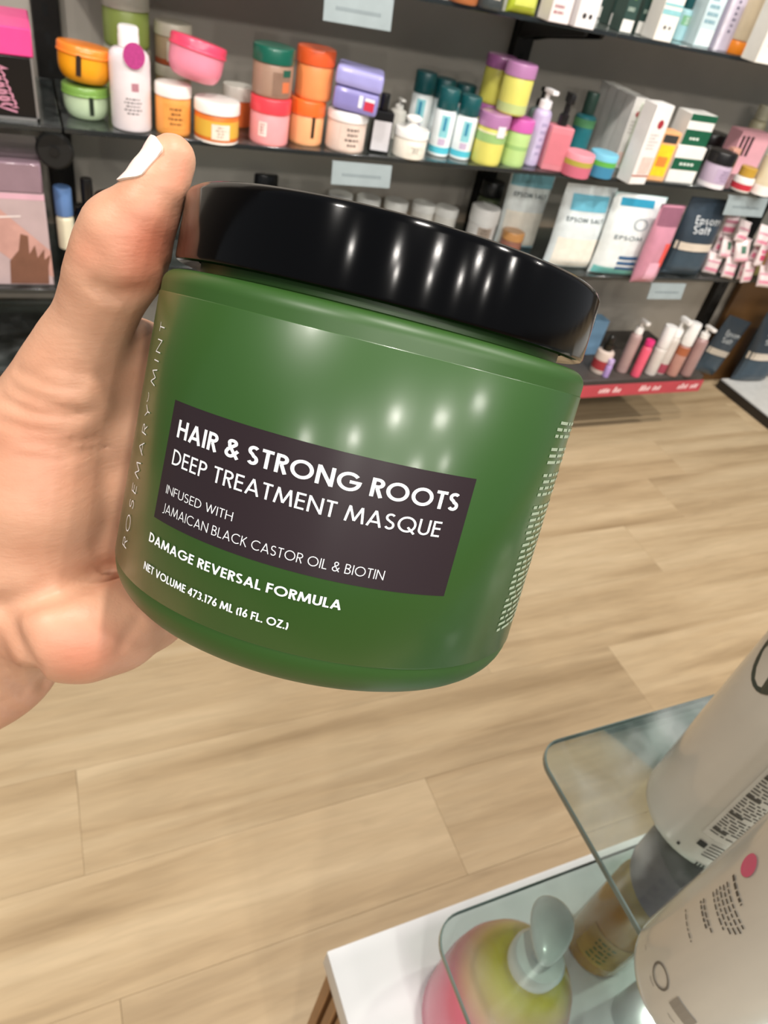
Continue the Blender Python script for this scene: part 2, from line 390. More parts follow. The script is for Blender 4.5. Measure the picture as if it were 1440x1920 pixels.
# shelf talkers
def talker(px, py, w_, h_, z, label):
    P = aty(px, py, YF - 0.006)
    t = thing('shelf_sign', label, 'sign', (P[0], YF - 0.0075, z - 0.001), (math.radians(-8), 0, 0))
    obj('card', rbox(w_, 0.0012, h_, 0.0003, 1, c=(0, 0, -h_)), mat('#98a4a7', 0.45), t)
    obj('hook', rbox(w_, 0.006, 0.004, 0.0005, 1, c=(0, 0.003, -0.004)), mat('#aab4b6', 0.3), t)
    rr = random.Random(px); q = []; x = -w_ * 0.33
    while x < w_ * 0.33:
        q.append(quad(x, x + 0.0035, -h_ * 0.62, -h_ * 0.62 + 0.006, -0.0009)); x += 0.005
    obj('print', merge(q), mat('#7d898d', 0.6), t, smooth=False)
talker(672, 10, 0.135, 0.05, ZU - 0.012, 'pale grey shelf sign hanging from the upper shelf edge')
talker(681, 300, 0.135, 0.045, ZM - 0.012, 'pale grey shelf sign below the black bottle and beige jar')
talker(1405, 368, 0.15, 0.05, ZM - 0.012, 'pale grey shelf sign below the cream bottle at the right edge')
talker(1254, 532, 0.13, 0.045, ZL - 0.012, 'pale grey shelf sign below the navy salt bag')
# round black end cap on the upright
t = thing('bracket_cap', 'round black plastic cap at the end of the shelf rail', 'cap', aty(103, 281, YF + 0.03), (math.radians(90), 0, math.radians(-8)))
obj('disc', closed([(0.026, -0.008), (0.032, -0.004), (0.033, 0.004), (0.028, 0.009)], 28), mat('#0a0a09', 0.6), t)
obj('stud', closed([(0.008, 0.009), (0.008, 0.013)], 12), mat('#060606', 0.5), t)
t.parent = None
# low white plinth unit at the right
zb = 0.04
A = at(1440, 783, zb); Bq = at(1360, 712, zb); xe = (A[0] + Bq[0]) / 2
t = thing('side_unit', 'low white display plinth standing across the aisle end at right', 'display unit', (xe + 0.4, 1.08, 0))
obj('top_board', rbox(0.8, 1.42, zb, 0.002, 1, c=(0, 0, 0.0)), mat('#d9d8d4', 0.35), t)
obj('edge_band', rbox(0.006, 1.42, zb - 0.004, 0.001, 1, c=(-0.404, 0, 0.0)), mat('#26221f', 0.4), t)
P = aty(1385, 590, 1.80)
t = thing('wood_panel', 'brown wooden side panel behind the navy salt bags on the plinth', 'panel', (P[0] + 0.29, 1.853, 0.0))
obj('board', rbox(0.6, 0.02, 0.45, 0.002, 1), mat('#6b4a26', 0.55, 0.15, 8), t)
# ------------------------------------------------------------------ the held jar
JC = CAM + RM.T @ np.array([0.0003, -0.0481, 0.1610])
ja = np.array([0.2424, 0.3952, 0.886]); ja /= np.linalg.norm(ja)
jf = np.array([-0.3903, -0.7963, 0.462]); jf -= ja * (jf @ ja); jf /= np.linalg.norm(jf)
js = np.array([0.8882, -0.4579, -0.0388]); js -= ja * (js @ ja); js -= jf * (js @ jf); js /= np.linalg.norm(js)
JR = 0.0475
jar = thing('hair_masque_jar', 'green hair masque jar with a glossy black lid held in the hand', 'jar', tuple(JC - ja * 0.0755))
mj = Matrix.Identity(4)
for i in range(3):
    mj[i][0] = js[i]; mj[i][1] = -jf[i]; mj[i][2] = ja[i]; mj[i][3] = (JC - ja * 0.0755)[i]
jar.matrix_world = mj
H0 = 0.0755                                           # local z of the reference height h = 0
def green(rough, coat, name, wob=0.0):
    m = bpy.data.materials.new(name); m.use_nodes = True; nt = m.node_tree; b = nt.nodes['Principled BSDF']
    N = nt.nodes.new; L = nt.links.new
    tc = N('ShaderNodeTexCoord'); nz = N('ShaderNodeTexNoise'); nz.inputs['Scale'].default_value = 30; nz.inputs['Detail'].default_value = 3
    L(tc.outputs['Object'], nz.inputs['Vector'])
    r = N('ShaderNodeValToRGB'); r.color_ramp.elements[0].color = (*lin('#284a1a'), 1); r.color_ramp.elements[1].color = (*lin('#2d501e'), 1)
    L(nz.outputs[0], r.inputs[0]); L(r.outputs[0], b.inputs['Base Color'])
    b.inputs['Roughness'].default_value = rough
    b.inputs['Coat Weight'].default_value = coat; b.inputs['Coat Roughness'].default_value = 0.18
    if wob:
        mp = N('ShaderNodeMapping'); mp.inputs['Scale'].default_value = (60, 60, 14); L(tc.outputs['Object'], mp.inputs[0])
        n2 = N('ShaderNodeTexNoise'); n2.inputs['Scale'].default_value = 1.6; n2.inputs['Detail'].default_value = 2; L(mp.outputs[0], n2.inputs['Vector'])
        n3 = N('ShaderNodeTexNoise'); n3.inputs['Scale'].default_value = 420; n3.inputs['Detail'].default_value = 2; L(tc.outputs['Object'], n3.inputs['Vector'])
        ad = N('ShaderNodeMath'); ad.operation = 'MULTIPLY_ADD'; ad.inputs[1].default_value = 0.05; L(n3.outputs[0], ad.inputs[0]); L(n2.outputs[0], ad.inputs[2])
        bp = N('ShaderNodeBump'); bp.inputs['Strength'].default_value = wob; bp.inputs['Distance'].default_value = 0.0012
        L(ad.outputs[0], bp.inputs['Height']); L(bp.outputs[0], b.inputs['Coat Normal'])
    return m
fil = []
for i in range(9):                                     # rounded foot
    a_ = math.radians(-90 + 90 * i / 8); fil.append((JR - 0.008 + 0.008 * math.cos(a_), 0.0085 + 0.0085 * math.sin(a_)))
sh = []
zs = H0 - 0.0054
for i in range(8):
    a_ = math.radians(90 * i / 7); sh.append((JR - 0.003 + 0.003 * math.cos(a_), zs - 0.003 + 0.003 * math.sin(a_)))
NK = 0.0405
prof = [(0, 0.0022), (JR - 0.012, 0.0022), (JR - 0.0105, 0)] + fil + sh + [(NK + 0.0006, zs), (NK, zs + 0.0004), (NK, H0 + 0.003), (0, H0 + 0.003)]
obj('body', lathe(prof, 128), green(0.42, 0.0, 'green_plastic'), jar, sharp=35)
RL = 0.0458; zb_, zt_ = H0 - 0.0037, H0 + 0.0107
lid = [(NK + 0.0006, zb_ + 0.001), (RL - 0.0012, zb_), (RL - 0.0003, zb_ + 0.0003), (RL, zb_ + 0.0009), (RL, zt_ - 0.0016), (RL - 0.0004, zt_ - 0.0006), (RL - 0.0013, zt_), (RL - 0.003, zt_), (RL - 0.004, zt_ - 0.0005), (0, zt_ - 0.0005)]
lm = mat('#020203', 0.14, 0.0, spec=0.28)
_nt = lm.node_tree; _b = _nt.nodes['Principled BSDF']; _tg = _nt.nodes.new('ShaderNodeTangent'); _tg.direction_type = 'RADIAL'; _tg.axis = 'Z'
_nt.links.new(_tg.outputs[0], _b.inputs['Tangent']); _b.inputs['Anisotropic'].default_value = 0.93; _b.inputs['Anisotropic Rotation'].default_value = 0.25
obj('lid', lathe(lid, 128), lm, jar, sharp=35)
lab = obj('label_film', lathe([(JR + 0.00002, H0 - 0.0672), (JR + 0.00018, H0 - 0.0670), (JR + 0.00018, H0 - 0.0105), (JR + 0.00002, H0 - 0.0103)], 128), green(0.35, 0.4, 'green_label', 0.12), jar)
def rad(d): return math.radians(d)
prn = mat('#2a2024', 0.3, 0.03, coat=0.0, spec=0.4); wht = mat('#eef2f4', 0.4, 0.0, coat=0.3)
pnl = obj('dark_panel', cpatch(JR + 0.00024, rad(-44.4), rad(29.5), H0 - 0.0519, H0 - 0.0290, 40), prn, lab)
def jtext(name, s, cap, wt, track, h, a0, a1, parent=None):
    v, f, w_ = text2d(s, cap, wt, track, rad(a1 - a0) * JR)
    r = JR + 0.00032
    V = [(r * math.sin(rad(a0) + x / JR), -r * math.cos(rad(a0) + x / JR), H0 + h + y) for x, y in v]
    return obj(name, (V, f), wht, lab, smooth=False)
jtext('title_lettering', 'HAIR & STRONG ROOTS', 0.0033, 0.165, 0.11, -0.0354, -41.2, 26.5)
jtext('subtitle_lettering', 'DEEP TREATMENT MASQUE', 0.0029, 0.12, 0.13, -0.0406, -41.2, 23.8)
jtext('infusion_lettering', 'INFUSED WITH', 0.00165, 0.085, 0.13, -0.0463, -41.4, -21.2)
jtext('infusion_lettering', 'JAMAICAN BLACK CASTOR OIL & BIOTIN', 0.0018, 0.085, 0.14, -0.0500, -41.2, 13.6)
jtext('claim_lettering', 'DAMAGE REVERSAL FORMULA', 0.00185, 0.17, 0.10, -0.0569, -44.6, 6.1)
jtext('volume_lettering', 'NET VOLUME 473.176 ML (16 FL. OZ.)', 0.00155, 0.17, 0.09, -0.0627, -44.7, -3.9)
# brand line reading upward at the left of the label
v, f, w_ = text2d('ROSEMARY', 0.0029, 0.06, 0.42, 0.0296)
v2, f2, w2 = text2d('MINT', 0.0029, 0.06, 0.42, 0.0122)
acc = [(0.0311 + math.cos(rad(a_)) * 0.0009, 0.0032 + math.sin(rad(a_)) * 0.0007) for a_ in range(180, 361, 20)]
va, fa = ribbon([(p[0], p[1]) for p in acc], 0.00014, 0.001)
flat = merge([([(p[0], p[1], 0) for p in v], f), ([(p[0] + 0.0338, p[1], 0) for p in v2], f2), (va, fa)])
r_ = JR + 0.00032
V = [(r_ * math.sin(rad(-56.0) - p[1] / JR), -r_ * math.cos(rad(-56.0) - p[1] / JR), H0 - 0.0622 + p[0]) for p in flat[0]]
obj('brand_lettering', (V, flat[1]), wht, lab, smooth=False)
rr = random.Random(8); bars = []
for k in range(34):                                    # small print on the side panel, too small to read
    z = H0 - 0.0165 - k * 0.00136; x = rad(54.5 + (1.2 if k % 9 == 0 else 0)); e_ = rad(rr.uniform(84, 108))
    if k in (3, 7, 12): continue
    while x < e_:
        l = rr.uniform(0.03, 0.11); bars.append((x, min(x + l, e_), z, z + 0.00062)); x += l + 0.02
obj('side_print', cbars(JR + 0.00026, bars), mat('#97a68e', 0.45, 0.0), lab, smooth=False)

# ------------------------------------------------------------------ the hand: one continuous skin surface
def jp(th, r, h): return JC + ja * h + (jf * math.cos(rad(th)) + js * math.sin(rad(th))) * r
SEG = []                                               # tapered capsules: a, b, ra, rb, blend
def limb(pts, k=0.006):
    for (a_, ra), (b_, rb) in zip(pts, pts[1:]): SEG.append((np.array(a_), np.array(b_), ra, rb, k))
thumb = [(pd(322, 299, .1385), .0050), (pd(298, 352, .1385), .0058), (pd(270, 400, .1395), .0069), (pd(238, 443, .142), .0094), (pd(226, 482, .144), .0100), (pd(204, 525, .146), .0092), (pd(187, 570, .149), .0086), (pd(172, 610, .152), .0086), (pd(152, 660, .156), .0098)]
limb(thumb, .0015)
limb([(pd(152, 660, .156), .0098), (pd(128, 725, .159), .0118), (pd(95, 800, .163), .0142), (pd(72, 930, .167), .0172), (pd(55, 1050, .172), .0170), (pd(-60, 1190, .182), .0195)], .004)   # thenar
limb([(pd(110, 790, .190), .012), (pd(135, 960, .192), .013), (pd(140, 1080, .188), .014)], .010)
limb([(pd(118, 1182, .164), .0112), (pd(165, 1186, .167), .0114), (pd(215, 1172, .173), .0116), (pd(270, 1138, .183), .0118), (pd(330, 1100, .198), .0115)], .003)         # heel of the hand
limb([(pd(118, 1178, .168), .0100), (pd(20, 1150, .178), .0140)], .008)
hs = (-0.030, -0.0455, -0.0600, -0.0725)
wr = pd(-70, 1185, .194)
for i, h in enumerate(hs):
    th = (-104, -105, -106, -107)[i]; fr_ = (.0082, .0084, .0080, .0070)[i]
    mcp = jp(th, .0590, h); sp = (0, 0, -2, -6)[i]
    limb([(wr, .0180), (jp(th - 3, .0665, h - .004), .0115), (mcp, .0100)], .006)
    limb([(mcp, .0100), (jp(-150 + sp, .0595, h), fr_ + .0006), (jp(-186 + sp, .0572, h + .001), fr_), (jp(-214 + sp, .0552, h + .002), fr_ - .0006)], .002)
    if i < 3: limb([(mcp, .0095), (jp(th, .0590, hs[i + 1]), .0095)], .005)
limb([(jp(-104, .0600, -.030), .0095), (pd(150, 740, .172), .0110)], .007)                                                # web of the thumb
fa0 = pd(-70, 1205, .190)
limb([(fa0, .0220), (pd(-250, 1400, .195), .0240), (pd(-520, 1680, .185), .030), (pd(-900, 2050, .170), .036)], .008)  # forearm
limb([(pd(10, 1110, .180), .017), (pd(-40, 1215, .190), .0220)], .008)
def field(P, segs=None, crs=None):
    d = np.full(P.shape[0], 1e3)
    for a_, b_, ra, rb, k in (SEG if segs is None else segs):
        ba = b_ - a_; pa = P - a_; t_ = np.clip((pa @ ba) / (ba @ ba), 0, 1)
        q = np.sqrt(np.einsum('ij,ij->i', pa, pa) - 2 * t_ * (pa @ ba) + t_ * t_ * (ba @ ba) + 1e-12) - (ra + (rb - ra) * t_)
        h_ = np.clip(0.5 + 0.5 * (q - d) / k, 0, 1)
        d = np.where(d > 1, q, q * (1 - h_) + d * h_ - k * h_ * (1 - h_))
    for pts, wd, dp in (CREASE if crs is None else crs):           # creases of the skin
        m_ = np.full(P.shape[0], 1e3)
        for a_, b_ in zip(pts, pts[1:]):
            ba = b_ - a_; t_ = np.clip(((P - a_) @ ba) / (ba @ ba), 0, 1)
            m_ = np.minimum(m_, ((P - a_ - t_[:, None] * ba) ** 2).sum(1))
        d = d + dp * np.exp(-m_ / (wd * wd))
    v_ = P - JC; hh = v_ @ ja; rad_ = np.sqrt(np.maximum((v_ * v_).sum(1) - hh * hh, 0))   # flesh gives way to the jar
    RR = np.where(hh > -0.0046, RL, JR + 0.0002)
    cyl = np.maximum(rad_ - RR - 0.0002, np.maximum(hh - 0.0109, -0.0757 - hh))
    return np.maximum(d, -cyl)
def near(c, rr_):
    def sd(a_, b_):
        ba = b_ - a_; t_ = min(max(((c - a_) @ ba) / (ba @ ba), 0), 1); return np.linalg.norm(c - a_ - t_ * ba)
    sg = [s for s in SEG if sd(s[0], s[1]) - max(s[2], s[3]) < rr_ + 0.012]
    cs = [q for q in CREASE if min(sd(a_, b_) for a_, b_ in zip(q[0], q[0][1:])) < rr_ + 3 * q[1]]
    return sg, cs
def cr(pix, d_): return [pd(x, y, d_) for x, y in pix]
CREASE = []
def surface_nets(f, lo, hi, s):
    n = [int(math.ceil((hi[i] - lo[i]) / s)) + 1 for i in range(3)]
    ax = [lo[i] + s * np.arange(n[i]) for i in range(3)]
    bl = 12; val = np.full(n, 1.0, dtype=np.float32)            # coarse pass to skip empty blocks
    st = [range(0, q, bl) for q in n]
    cen = [[ax[d_][min(i + bl // 2, n[d_] - 1)] for i in st[d_]] for d_ in range(3)]
    g = np.meshgrid(*cen, indexing='ij'); C0 = f(np.stack([q.ravel() for q in g], 1)).reshape(g[0].shape)
    for bi, i in enumerate(st[0]):
        for bj, j in enumerate(st[1]):
            for bk, k in enumerate(st[2]):
                c0 = C0[bi, bj, bk]
                if abs(c0) > s * bl * 0.87 + 0.006:
                    val[i:i + bl, j:j + bl, k:k + bl] = c0; continue
                sg, cs = near(np.array([cen[0][bi], cen[1][bj], cen[2][bk]]), s * bl * 0.9)
                if not sg: continue
                g = np.meshgrid(ax[0][i:i + bl], ax[1][j:j + bl], ax[2][k:k + bl], indexing='ij')
                P = np.stack([q.ravel() for q in g], 1)
                val[i:i + bl, j:j + bl, k:k + bl] = f(P, sg, cs).reshape(g[0].shape)
    ins = val < 0
    sm = np.zeros(np.array(n) - 1, dtype=np.int8)
    for a_ in (0, 1):
        for b_ in (0, 1):
            for c in (0, 1): sm += ins[a_:n[0] - 1 + a_, b_:n[1] - 1 + b_, c:n[2] - 1 + c]
    act = (sm > 0) & (sm < 8); idx = -np.ones(act.shape, dtype=np.int64)
    cells = np.argwhere(act); idx[act] = np.arange(len(cells))
    acc_ = np.zeros((len(cells), 3)); cnt = np.zeros(len(cells))
    cor = [(a_, b_, c) for a_ in (0, 1) for b_ in (0, 1) for c in (0, 1)]
    for p_ in cor:
        for ax_ in range(3):
            if p_[ax_]: continue
            q_ = list(p_); q_[ax_] = 1
            va_ = val[cells[:, 0] + p_[0], cells[:, 1] + p_[1], cells[:, 2] + p_[2]]; vb_ = val[cells[:, 0] + q_[0], cells[:, 1] + q_[1], cells[:, 2] + q_[2]]
            x_ = (va_ < 0) != (vb_ < 0); t_ = np.where(x_, va_ / np.where(x_, va_ - vb_, 1), 0)
            pt = np.array(p_, float)[None] + t_[:, None] * (np.array(q_) - np.array(p_))[None]
            acc_[x_] += pt[x_]; cnt[x_] += 1
    V = np.array(lo) + s * (cells + acc_ / cnt[:, None])
    F = []
    for ax_ in range(3):
        o1, o2 = [(1, 2), (2, 0), (0, 1)][ax_]
        sl0 = [slice(1, -1)] * 3; sl0[ax_] = slice(0, -1); sl1 = list(sl0); sl1[ax_] = slice(1, None)
        e0, e1 = ins[tuple(sl0)], ins[tuple(sl1)]
        for flip in (0, 1):
            w_ = np.argwhere(e0 & ~e1 if not flip else ~e0 & e1)
            if not len(w_): continue
            g = w_.copy(); g[:, o1] += 1; g[:, o2] += 1
            def cell(d1, d2):
                c = g.copy(); c[:, o1] += d1; c[:, o2] += d2
                return idx[c[:, 0], c[:, 1], c[:, 2]]
            q = np.stack([cell(-1, -1), cell(0, -1), cell(0, 0), cell(-1, 0)], 1)
            F.append(q[:, ::-1] if flip else q)
    return V, np.concatenate(F)
def skin_hit(px, py):
    o_ = CAM; r_ = ray(px, py); r_ = r_ / np.linalg.norm(r_); t_ = 0.09
    for _ in range(90):
        d_ = field((o_ + r_ * t_)[None])[0]
        if d_ < 1e-5: return o_ + r_ * t_
        t_ += max(d_ * 0.7, 2e-5)
        if t_ > 0.4: return None
    return o_ + r_ * t_
creases = [
    ([(0, 745), (60, 775), (110, 782), (160, 778)], .0009, .0008), ([(0, 788), (50, 806), (110, 812)], .0009, .0007),
    ([(20, 725), (70, 748), (130, 772), (180, 770)], .0008, .0006), ([(30, 690), (70, 715), (120, 727), (150, 726)], .0009, .0005),
    ([(40, 828), (100, 833), (150, 826), (185, 822)], .0008, .0006), ([(90, 838), (150, 848), (200, 840)], .0007, .0005), ([(30, 855), (110, 862), (150, 852)], .0008, .0004),
    ([(0, 1135), (60, 1128), (110, 1115), (150, 1098), (205, 1070)], .0022, .0016),
    ([(0, 1145), (20, 1180), (35, 1215), (60, 1255), (90, 1282)], .0020, .0018),
    ([(0, 1240), (30, 1280), (48, 1300)], .0012, .0008), ([(0, 1318), (20, 1332), (40, 1338)], .0012, .0007),
    ([(185, 542), (205, 552), (235, 556), (262, 548)], .0016, .0013), ([(60, 700), (90, 690), (140, 700), (200, 705)], .0012, .0003),
    ([(150, 452), (180, 470), (190, 500)], .0016, .0003), ([(225, 1220), (240, 1190), (262, 1160)], .0012, .0005)]
tmp = []
for pix, wd, dp in creases:
    pts = [skin_hit(*p) for p in pix]; pts = [p for p in pts if p is not None]
    if len(pts) > 1: tmp.append((pts, wd, dp))
CREASE[:] = [(p_, w_ * 1.1, d_ * 1.5) for p_, w_, d_ in tmp]
allp = np.array([p for s in SEG for p in (s[0] - max(s[2], s[3]) * 1.1, s[0] + max(s[2], s[3]) * 1.1, s[1] - max(s[2], s[3]) * 1.1, s[1] + max(s[2], s[3]) * 1.1)])
V, Fc = surface_nets(field, allp.min(0) - 0.004, allp.max(0) + 0.004, 0.00105)
base = np.array(pd(-70, 1205, .190))
def skin():
    m = bpy.data.materials.new('skin'); m.use_nodes = True; nt = m.node_tree; b = nt.nodes['Principled BSDF']
    N = nt.nodes.new; L = nt.links.new
    tc = N('ShaderNodeTexCoord'); n1 = N('ShaderNodeTexNoise'); n1.inputs['Scale'].default_value = 55; n1.inputs['Detail'].default_value = 4
    L(tc.outputs['Object'], n1.inputs['Vector'])
    r = N('ShaderNodeValToRGB'); r.color_ramp.elements[0].position = .32; r.color_ramp.elements[0].color = (*lin('#bd8a6e'), 1)
    r.color_ramp.elements[1].position = .7; r.color_ramp.elements[1].color = (*lin('#cd9f83'), 1)
    L(n1.outputs[0], r.inputs[0]); last = r.outputs[0]
    for (px, py, rr_, st) in ((285, 460, .013, .75), (330, 320, .007, .45), (150, 1225, .014, .5), (165, 470, .008, .3), (260, 530, .008, .35), (60, 850, .02, .22)):
        c = skin_hit(px, py)
        if c is None: continue
        c = c - base
        ds = N('ShaderNodeVectorMath'); ds.operation = 'DISTANCE'; ds.inputs[1].default_value = tuple(c); L(tc.outputs['Object'], ds.inputs[0])
        mr = N('ShaderNodeMapRange'); mr.interpolation_type = 'SMOOTHSTEP'; mr.inputs[1].default_value = 0; mr.inputs[2].default_value = rr_; mr.inputs[3].default_value = st; mr.inputs[4].default_value = 0
        L(ds.outputs['Value'], mr.inputs[0])
        mx = N('ShaderNodeMix'); mx.data_type = 'RGBA'; mx.inputs['B'].default_value = (*lin('#c4694f'), 1)
        L(mr.outputs[0], mx.inputs['Factor']); L(last, mx.inputs['A']); last = mx.outputs['Result']
    L(last, b.inputs['Base Color'])
    b.inputs['Roughness'].default_value = 0.46; b.inputs['Specular IOR Level'].default_value = 0.4
    b.inputs['Subsurface Weight'].default_value = 0.12; b.inputs['Subsurface Radius'].default_value = (0.004, 0.0015, 0.0008); b.inputs['Subsurface Scale'].default_value = 1.0
    vo = N('ShaderNodeTexVoronoi'); vo.feature = 'DISTANCE_TO_EDGE'; vo.inputs['Scale'].default_value = 900; L(tc.outputs['Object'], vo.inputs['Vector'])
    mp = N('ShaderNodeMapping'); mp.inputs['Scale'].default_value = (260, 260, 900); mp.inputs['Rotation'].default_value = (0.5, 0.3, 0); L(tc.outputs['Object'], mp.inputs[0])
    n2 = N('ShaderNodeTexNoise'); n2.inputs['Scale'].default_value = 1; n2.inputs['Detail'].default_value = 3; L(mp.outputs[0], n2.inputs['Vector'])
    ad = N('ShaderNodeMath'); ad.operation = 'MULTIPLY_ADD'; ad.inputs[1].default_value = 0.4; L(vo.outputs[0], ad.inputs[0]); L(n2.outputs[0], ad.inputs[2])
    bp = N('ShaderNodeBump'); bp.inputs['Strength'].default_value = 0.22; bp.inputs['Distance'].default_value = 0.0004; L(ad.outputs[0], bp.inputs['Height']); L(bp.outputs[0], b.inputs['Normal'])
    return m
sk = skin()
hand = obj('person', ([tuple(p - base) for p in V], [tuple(int(i) for i in q) for q in Fc]), sk, sharp=180)
hand.location = tuple(base)
tag(hand, 'left hand with a white painted thumbnail gripping the green jar', 'person')
sm = hand.modifiers.new('smooth', 'SMOOTH'); sm.factor = 0.5; sm.iterations = 5
# thumbnail
A_, B_ = pd(248, 385, .1388), pd(330, 262, .1378)
axd = (B_ - A_) / np.linalg.norm(B_ - A_)
vw = CAM - (A_ + B_) / 2; vw -= axd * (vw @ axd); vw /= np.linalg.norm(vw)
lf = np.cross(axd, vw); lf = lf if (RM @ lf)[0] < 0 else -lf
cax = [pd(*p) for p in ((262, 400, .1395), (294, 352, .1388), (318, 304, .1385))]
def cpt(s): return cax[0] + (cax[1] - cax[0]) * s * 2 if s < .5 else cax[1] + (cax[2] - cax[1]) * (s - .5) * 2
TT = np.arange(0.001, 0.014, 0.00015)
def surf_out(o_, d_):
    q = field(o_[None] + d_[None] * TT[:, None], NSEG) > 0
    return TT[int(np.argmax(q))] if q.any() else 0.01
NSEG = SEG[:9]
nv, nf = [], []; NS, NT = 14, 12
for layer in (0.0005, -0.0005):
    for i in range(NS + 1):
        q_ = i / NS; s = 0.20 + (1.14 - 0.20) * q_; ctr = 86 - 14 * q_
        o_ = cpt(min(s, 0.98)) + axd * max(0, s - 0.98) * 0.012
        wv = 48 * (min(1.0, math.sin(math.pi * min(q_ * 1.35 + 0.06, 0.5))) * (1.0 if q_ < 0.85 else math.sqrt(max(0.05, 1 - ((q_ - 0.85) / 0.16) ** 2)))) + 2
        rb = surf_out(cpt(min(s, .86)), lf * math.sin(rad(ctr)) + vw * math.cos(rad(ctr)))
        for j in range(NT + 1):
            an = rad(ctr + wv * (2 * j / NT - 1))
            d_ = lf * math.sin(an) + vw * math.cos(an)
            rs = surf_out(cpt(min(s, .86)), d_) * 0.6 + rb * 0.4
            nv.append(tuple(o_ + d_ * (rs + layer) - base))
n1_ = (NS + 1) * (NT + 1)
for i in range(NS):
    for j in range(NT):
        a_ = i * (NT + 1) + j; q = (a_, a_ + 1, a_ + NT + 2, a_ + NT + 1); nf.append(q); nf.append(tuple(n1_ + k for k in q[::-1]))
rim = [i * (NT + 1) for i in range(NS + 1)] + [NS * (NT + 1) + j for j in range(1, NT + 1)] + [i * (NT + 1) + NT for i in range(NS - 1, -1, -1)] + [j for j in range(NT - 1, 0, -1)]
for a_, b_ in zip(rim, rim[1:] + rim[:1]): nf.append((b_, a_, a_ + n1_, b_ + n1_))
nail = obj('thumbnail', (nv, nf), mat('#efe9df', 0.16, 0.02, coat=0.5), hand)
nail['label'] = 'glossy white painted nail'
# ------------------------------------------------------------------ products: builders
def base_at(bx, by, z, r=0.0):                          # centre of a round foot whose near point is seen at bx,by
    P = at(bx, by, z); d = np.array([P[0], P[1]]); d /= np.linalg.norm(d)
    return np.array([P[0] + d[0] * r, P[1] + d[1] * r, z]), P
def rmet(P, wpx): return wpx * 0.92 / 2 * depth(P) / FPX
def spot(bx, by, tx, ty, wpx, z):
    P0 = at(bx, by, z); r = rmet(P0, wpx); c, P = base_at(bx, by, z, r)
    return c, r, max(0.01, topz(P, tx, ty) - z)
BACK = YB - 0.035
def root(name, label, cat, c, yaw=0, tilt=(0, 0), group=None):
    return thing(name, label, cat, (c[0], c[1], c[2] + 0.0003), (math.radians(tilt[0]), math.radians(tilt[1]), math.radians(yaw)), group)
def print_lines(r, z0, z1, n, half, seed, mcol, parent, step=None):
    rr = random.Random(seed); b = []
    dz = (z1 - z0) / n
    for k in range(n):
        z = z1 - (k + 0.75) * dz; hw = half * rr.uniform(0.55, 1.0); x = -hw
        while x < hw:
            l = rr.uniform(0.06, 0.2); b.append((x, min(hw, x + l), z, z + dz * 0.45)); x += l + 0.05
    return obj('print', cbars(r, b), mat(mcol, 0.5), parent, smooth=False)
def pot(name, label, cat, bx, by, tx, ty, wpx, z, body, lidc, lf=0.28, shape='straight', lab=None, yaw=0, tilt=(0, 0), group=None, lines='#6a5a50', tab=None, c=None, band=None, rough=0.35, inner=None, dims=None):
    """round cosmetic jar: body, screw lid with rim, optional label with print, tab sticker or colour band"""
    if dims: cc, r, H = dims
    else: cc, r, H = spot(bx, by, tx, ty, wpx, z)
    if c is not None: cc = c
    t = root(name, label, cat, cc, yaw, tilt, group)
    hb = H * (1 - lf)
    if shape == 'bowl':
        pr = [(r * 0.52, 0), (r * 0.62, H * 0.02)] + [(r * (0.62 + 0.34 * math.sin(math.radians(a_))), H * 0.02 + hb * 0.62 * (1 - math.cos(math.radians(a_)))) for a_ in range(15, 91, 15)] + [(r * 0.97, hb)]
    elif shape == 'taper':
        pr = [(r * 0.80, 0), (r * 0.85, H * 0.02), (r * 0.94, hb)]
    else:
        pr = [(r * 0.90, 0), (r * 0.95, H * 0.03), (r * 0.96, H * 0.08), (r * 0.96, hb - H * 0.04), (r * 0.92, hb)]
    bo = obj('body', closed(pr, 32), mat(body, rough, coat=0.2), t)
    ld = obj('lid', closed([(r * 0.93, hb), (r * 1.0, hb + H * 0.012), (r * 1.0, H - H * 0.05), (r * 0.965, H - H * 0.012), (r * 0.9, H), (r * 0.55, H + (H * 0.02 if shape == 'bowl' else 0))], 32), mat(lidc, 0.3, coat=0.35), t)
    if shape == 'bowl':
        obj('rim', lathe([(r * 0.985, hb - H * 0.03), (r * 1.02, hb - H * 0.012), (r * 1.02, hb + H * 0.03), (r * 1.0, hb + H * 0.05)], 32), mat(lidc, 0.3), ld)
    if lab:
        k = 0.965 if shape != 'taper' else 0.955
        z0, z1 = hb * lab[2] if len(lab) > 2 else hb * 0.15, hb * (lab[3] if len(lab) > 3 else 0.85)
        o = obj('label', cpatch(r * k + 0.0003, -lab[1], lab[1], z0, z1, 16), mat(lab[0], 0.45, 0.1, 60), bo)
        print_lines(r * k + 0.0006, z0 + (z1 - z0) * .12, z1 - (z1 - z0) * .08, 4, lab[1] * 0.6, int(bx or 1), lines, o) if lines else None
    if band:
        for col, b0, b1 in band: obj('band', lathe([(r * 0.968, hb * b0), (r * 0.968, hb * b1)], 32), mat(col, 0.4), bo)
    if tab:                                              # narrow dark seal running from lid to body
        a_ = tab[1] if len(tab) > 1 else 0.0
        rr_ = r * (1.0 if shape == 'bowl' else 0.97) + 0.0008
        obj('seal', cpatch(rr_, a_ - 0.09, a_ + 0.09, hb * 0.30, hb + H * 0.02, 4, r2=rr_), mat(tab[0], 0.4), bo)
    return t, cc, r, H
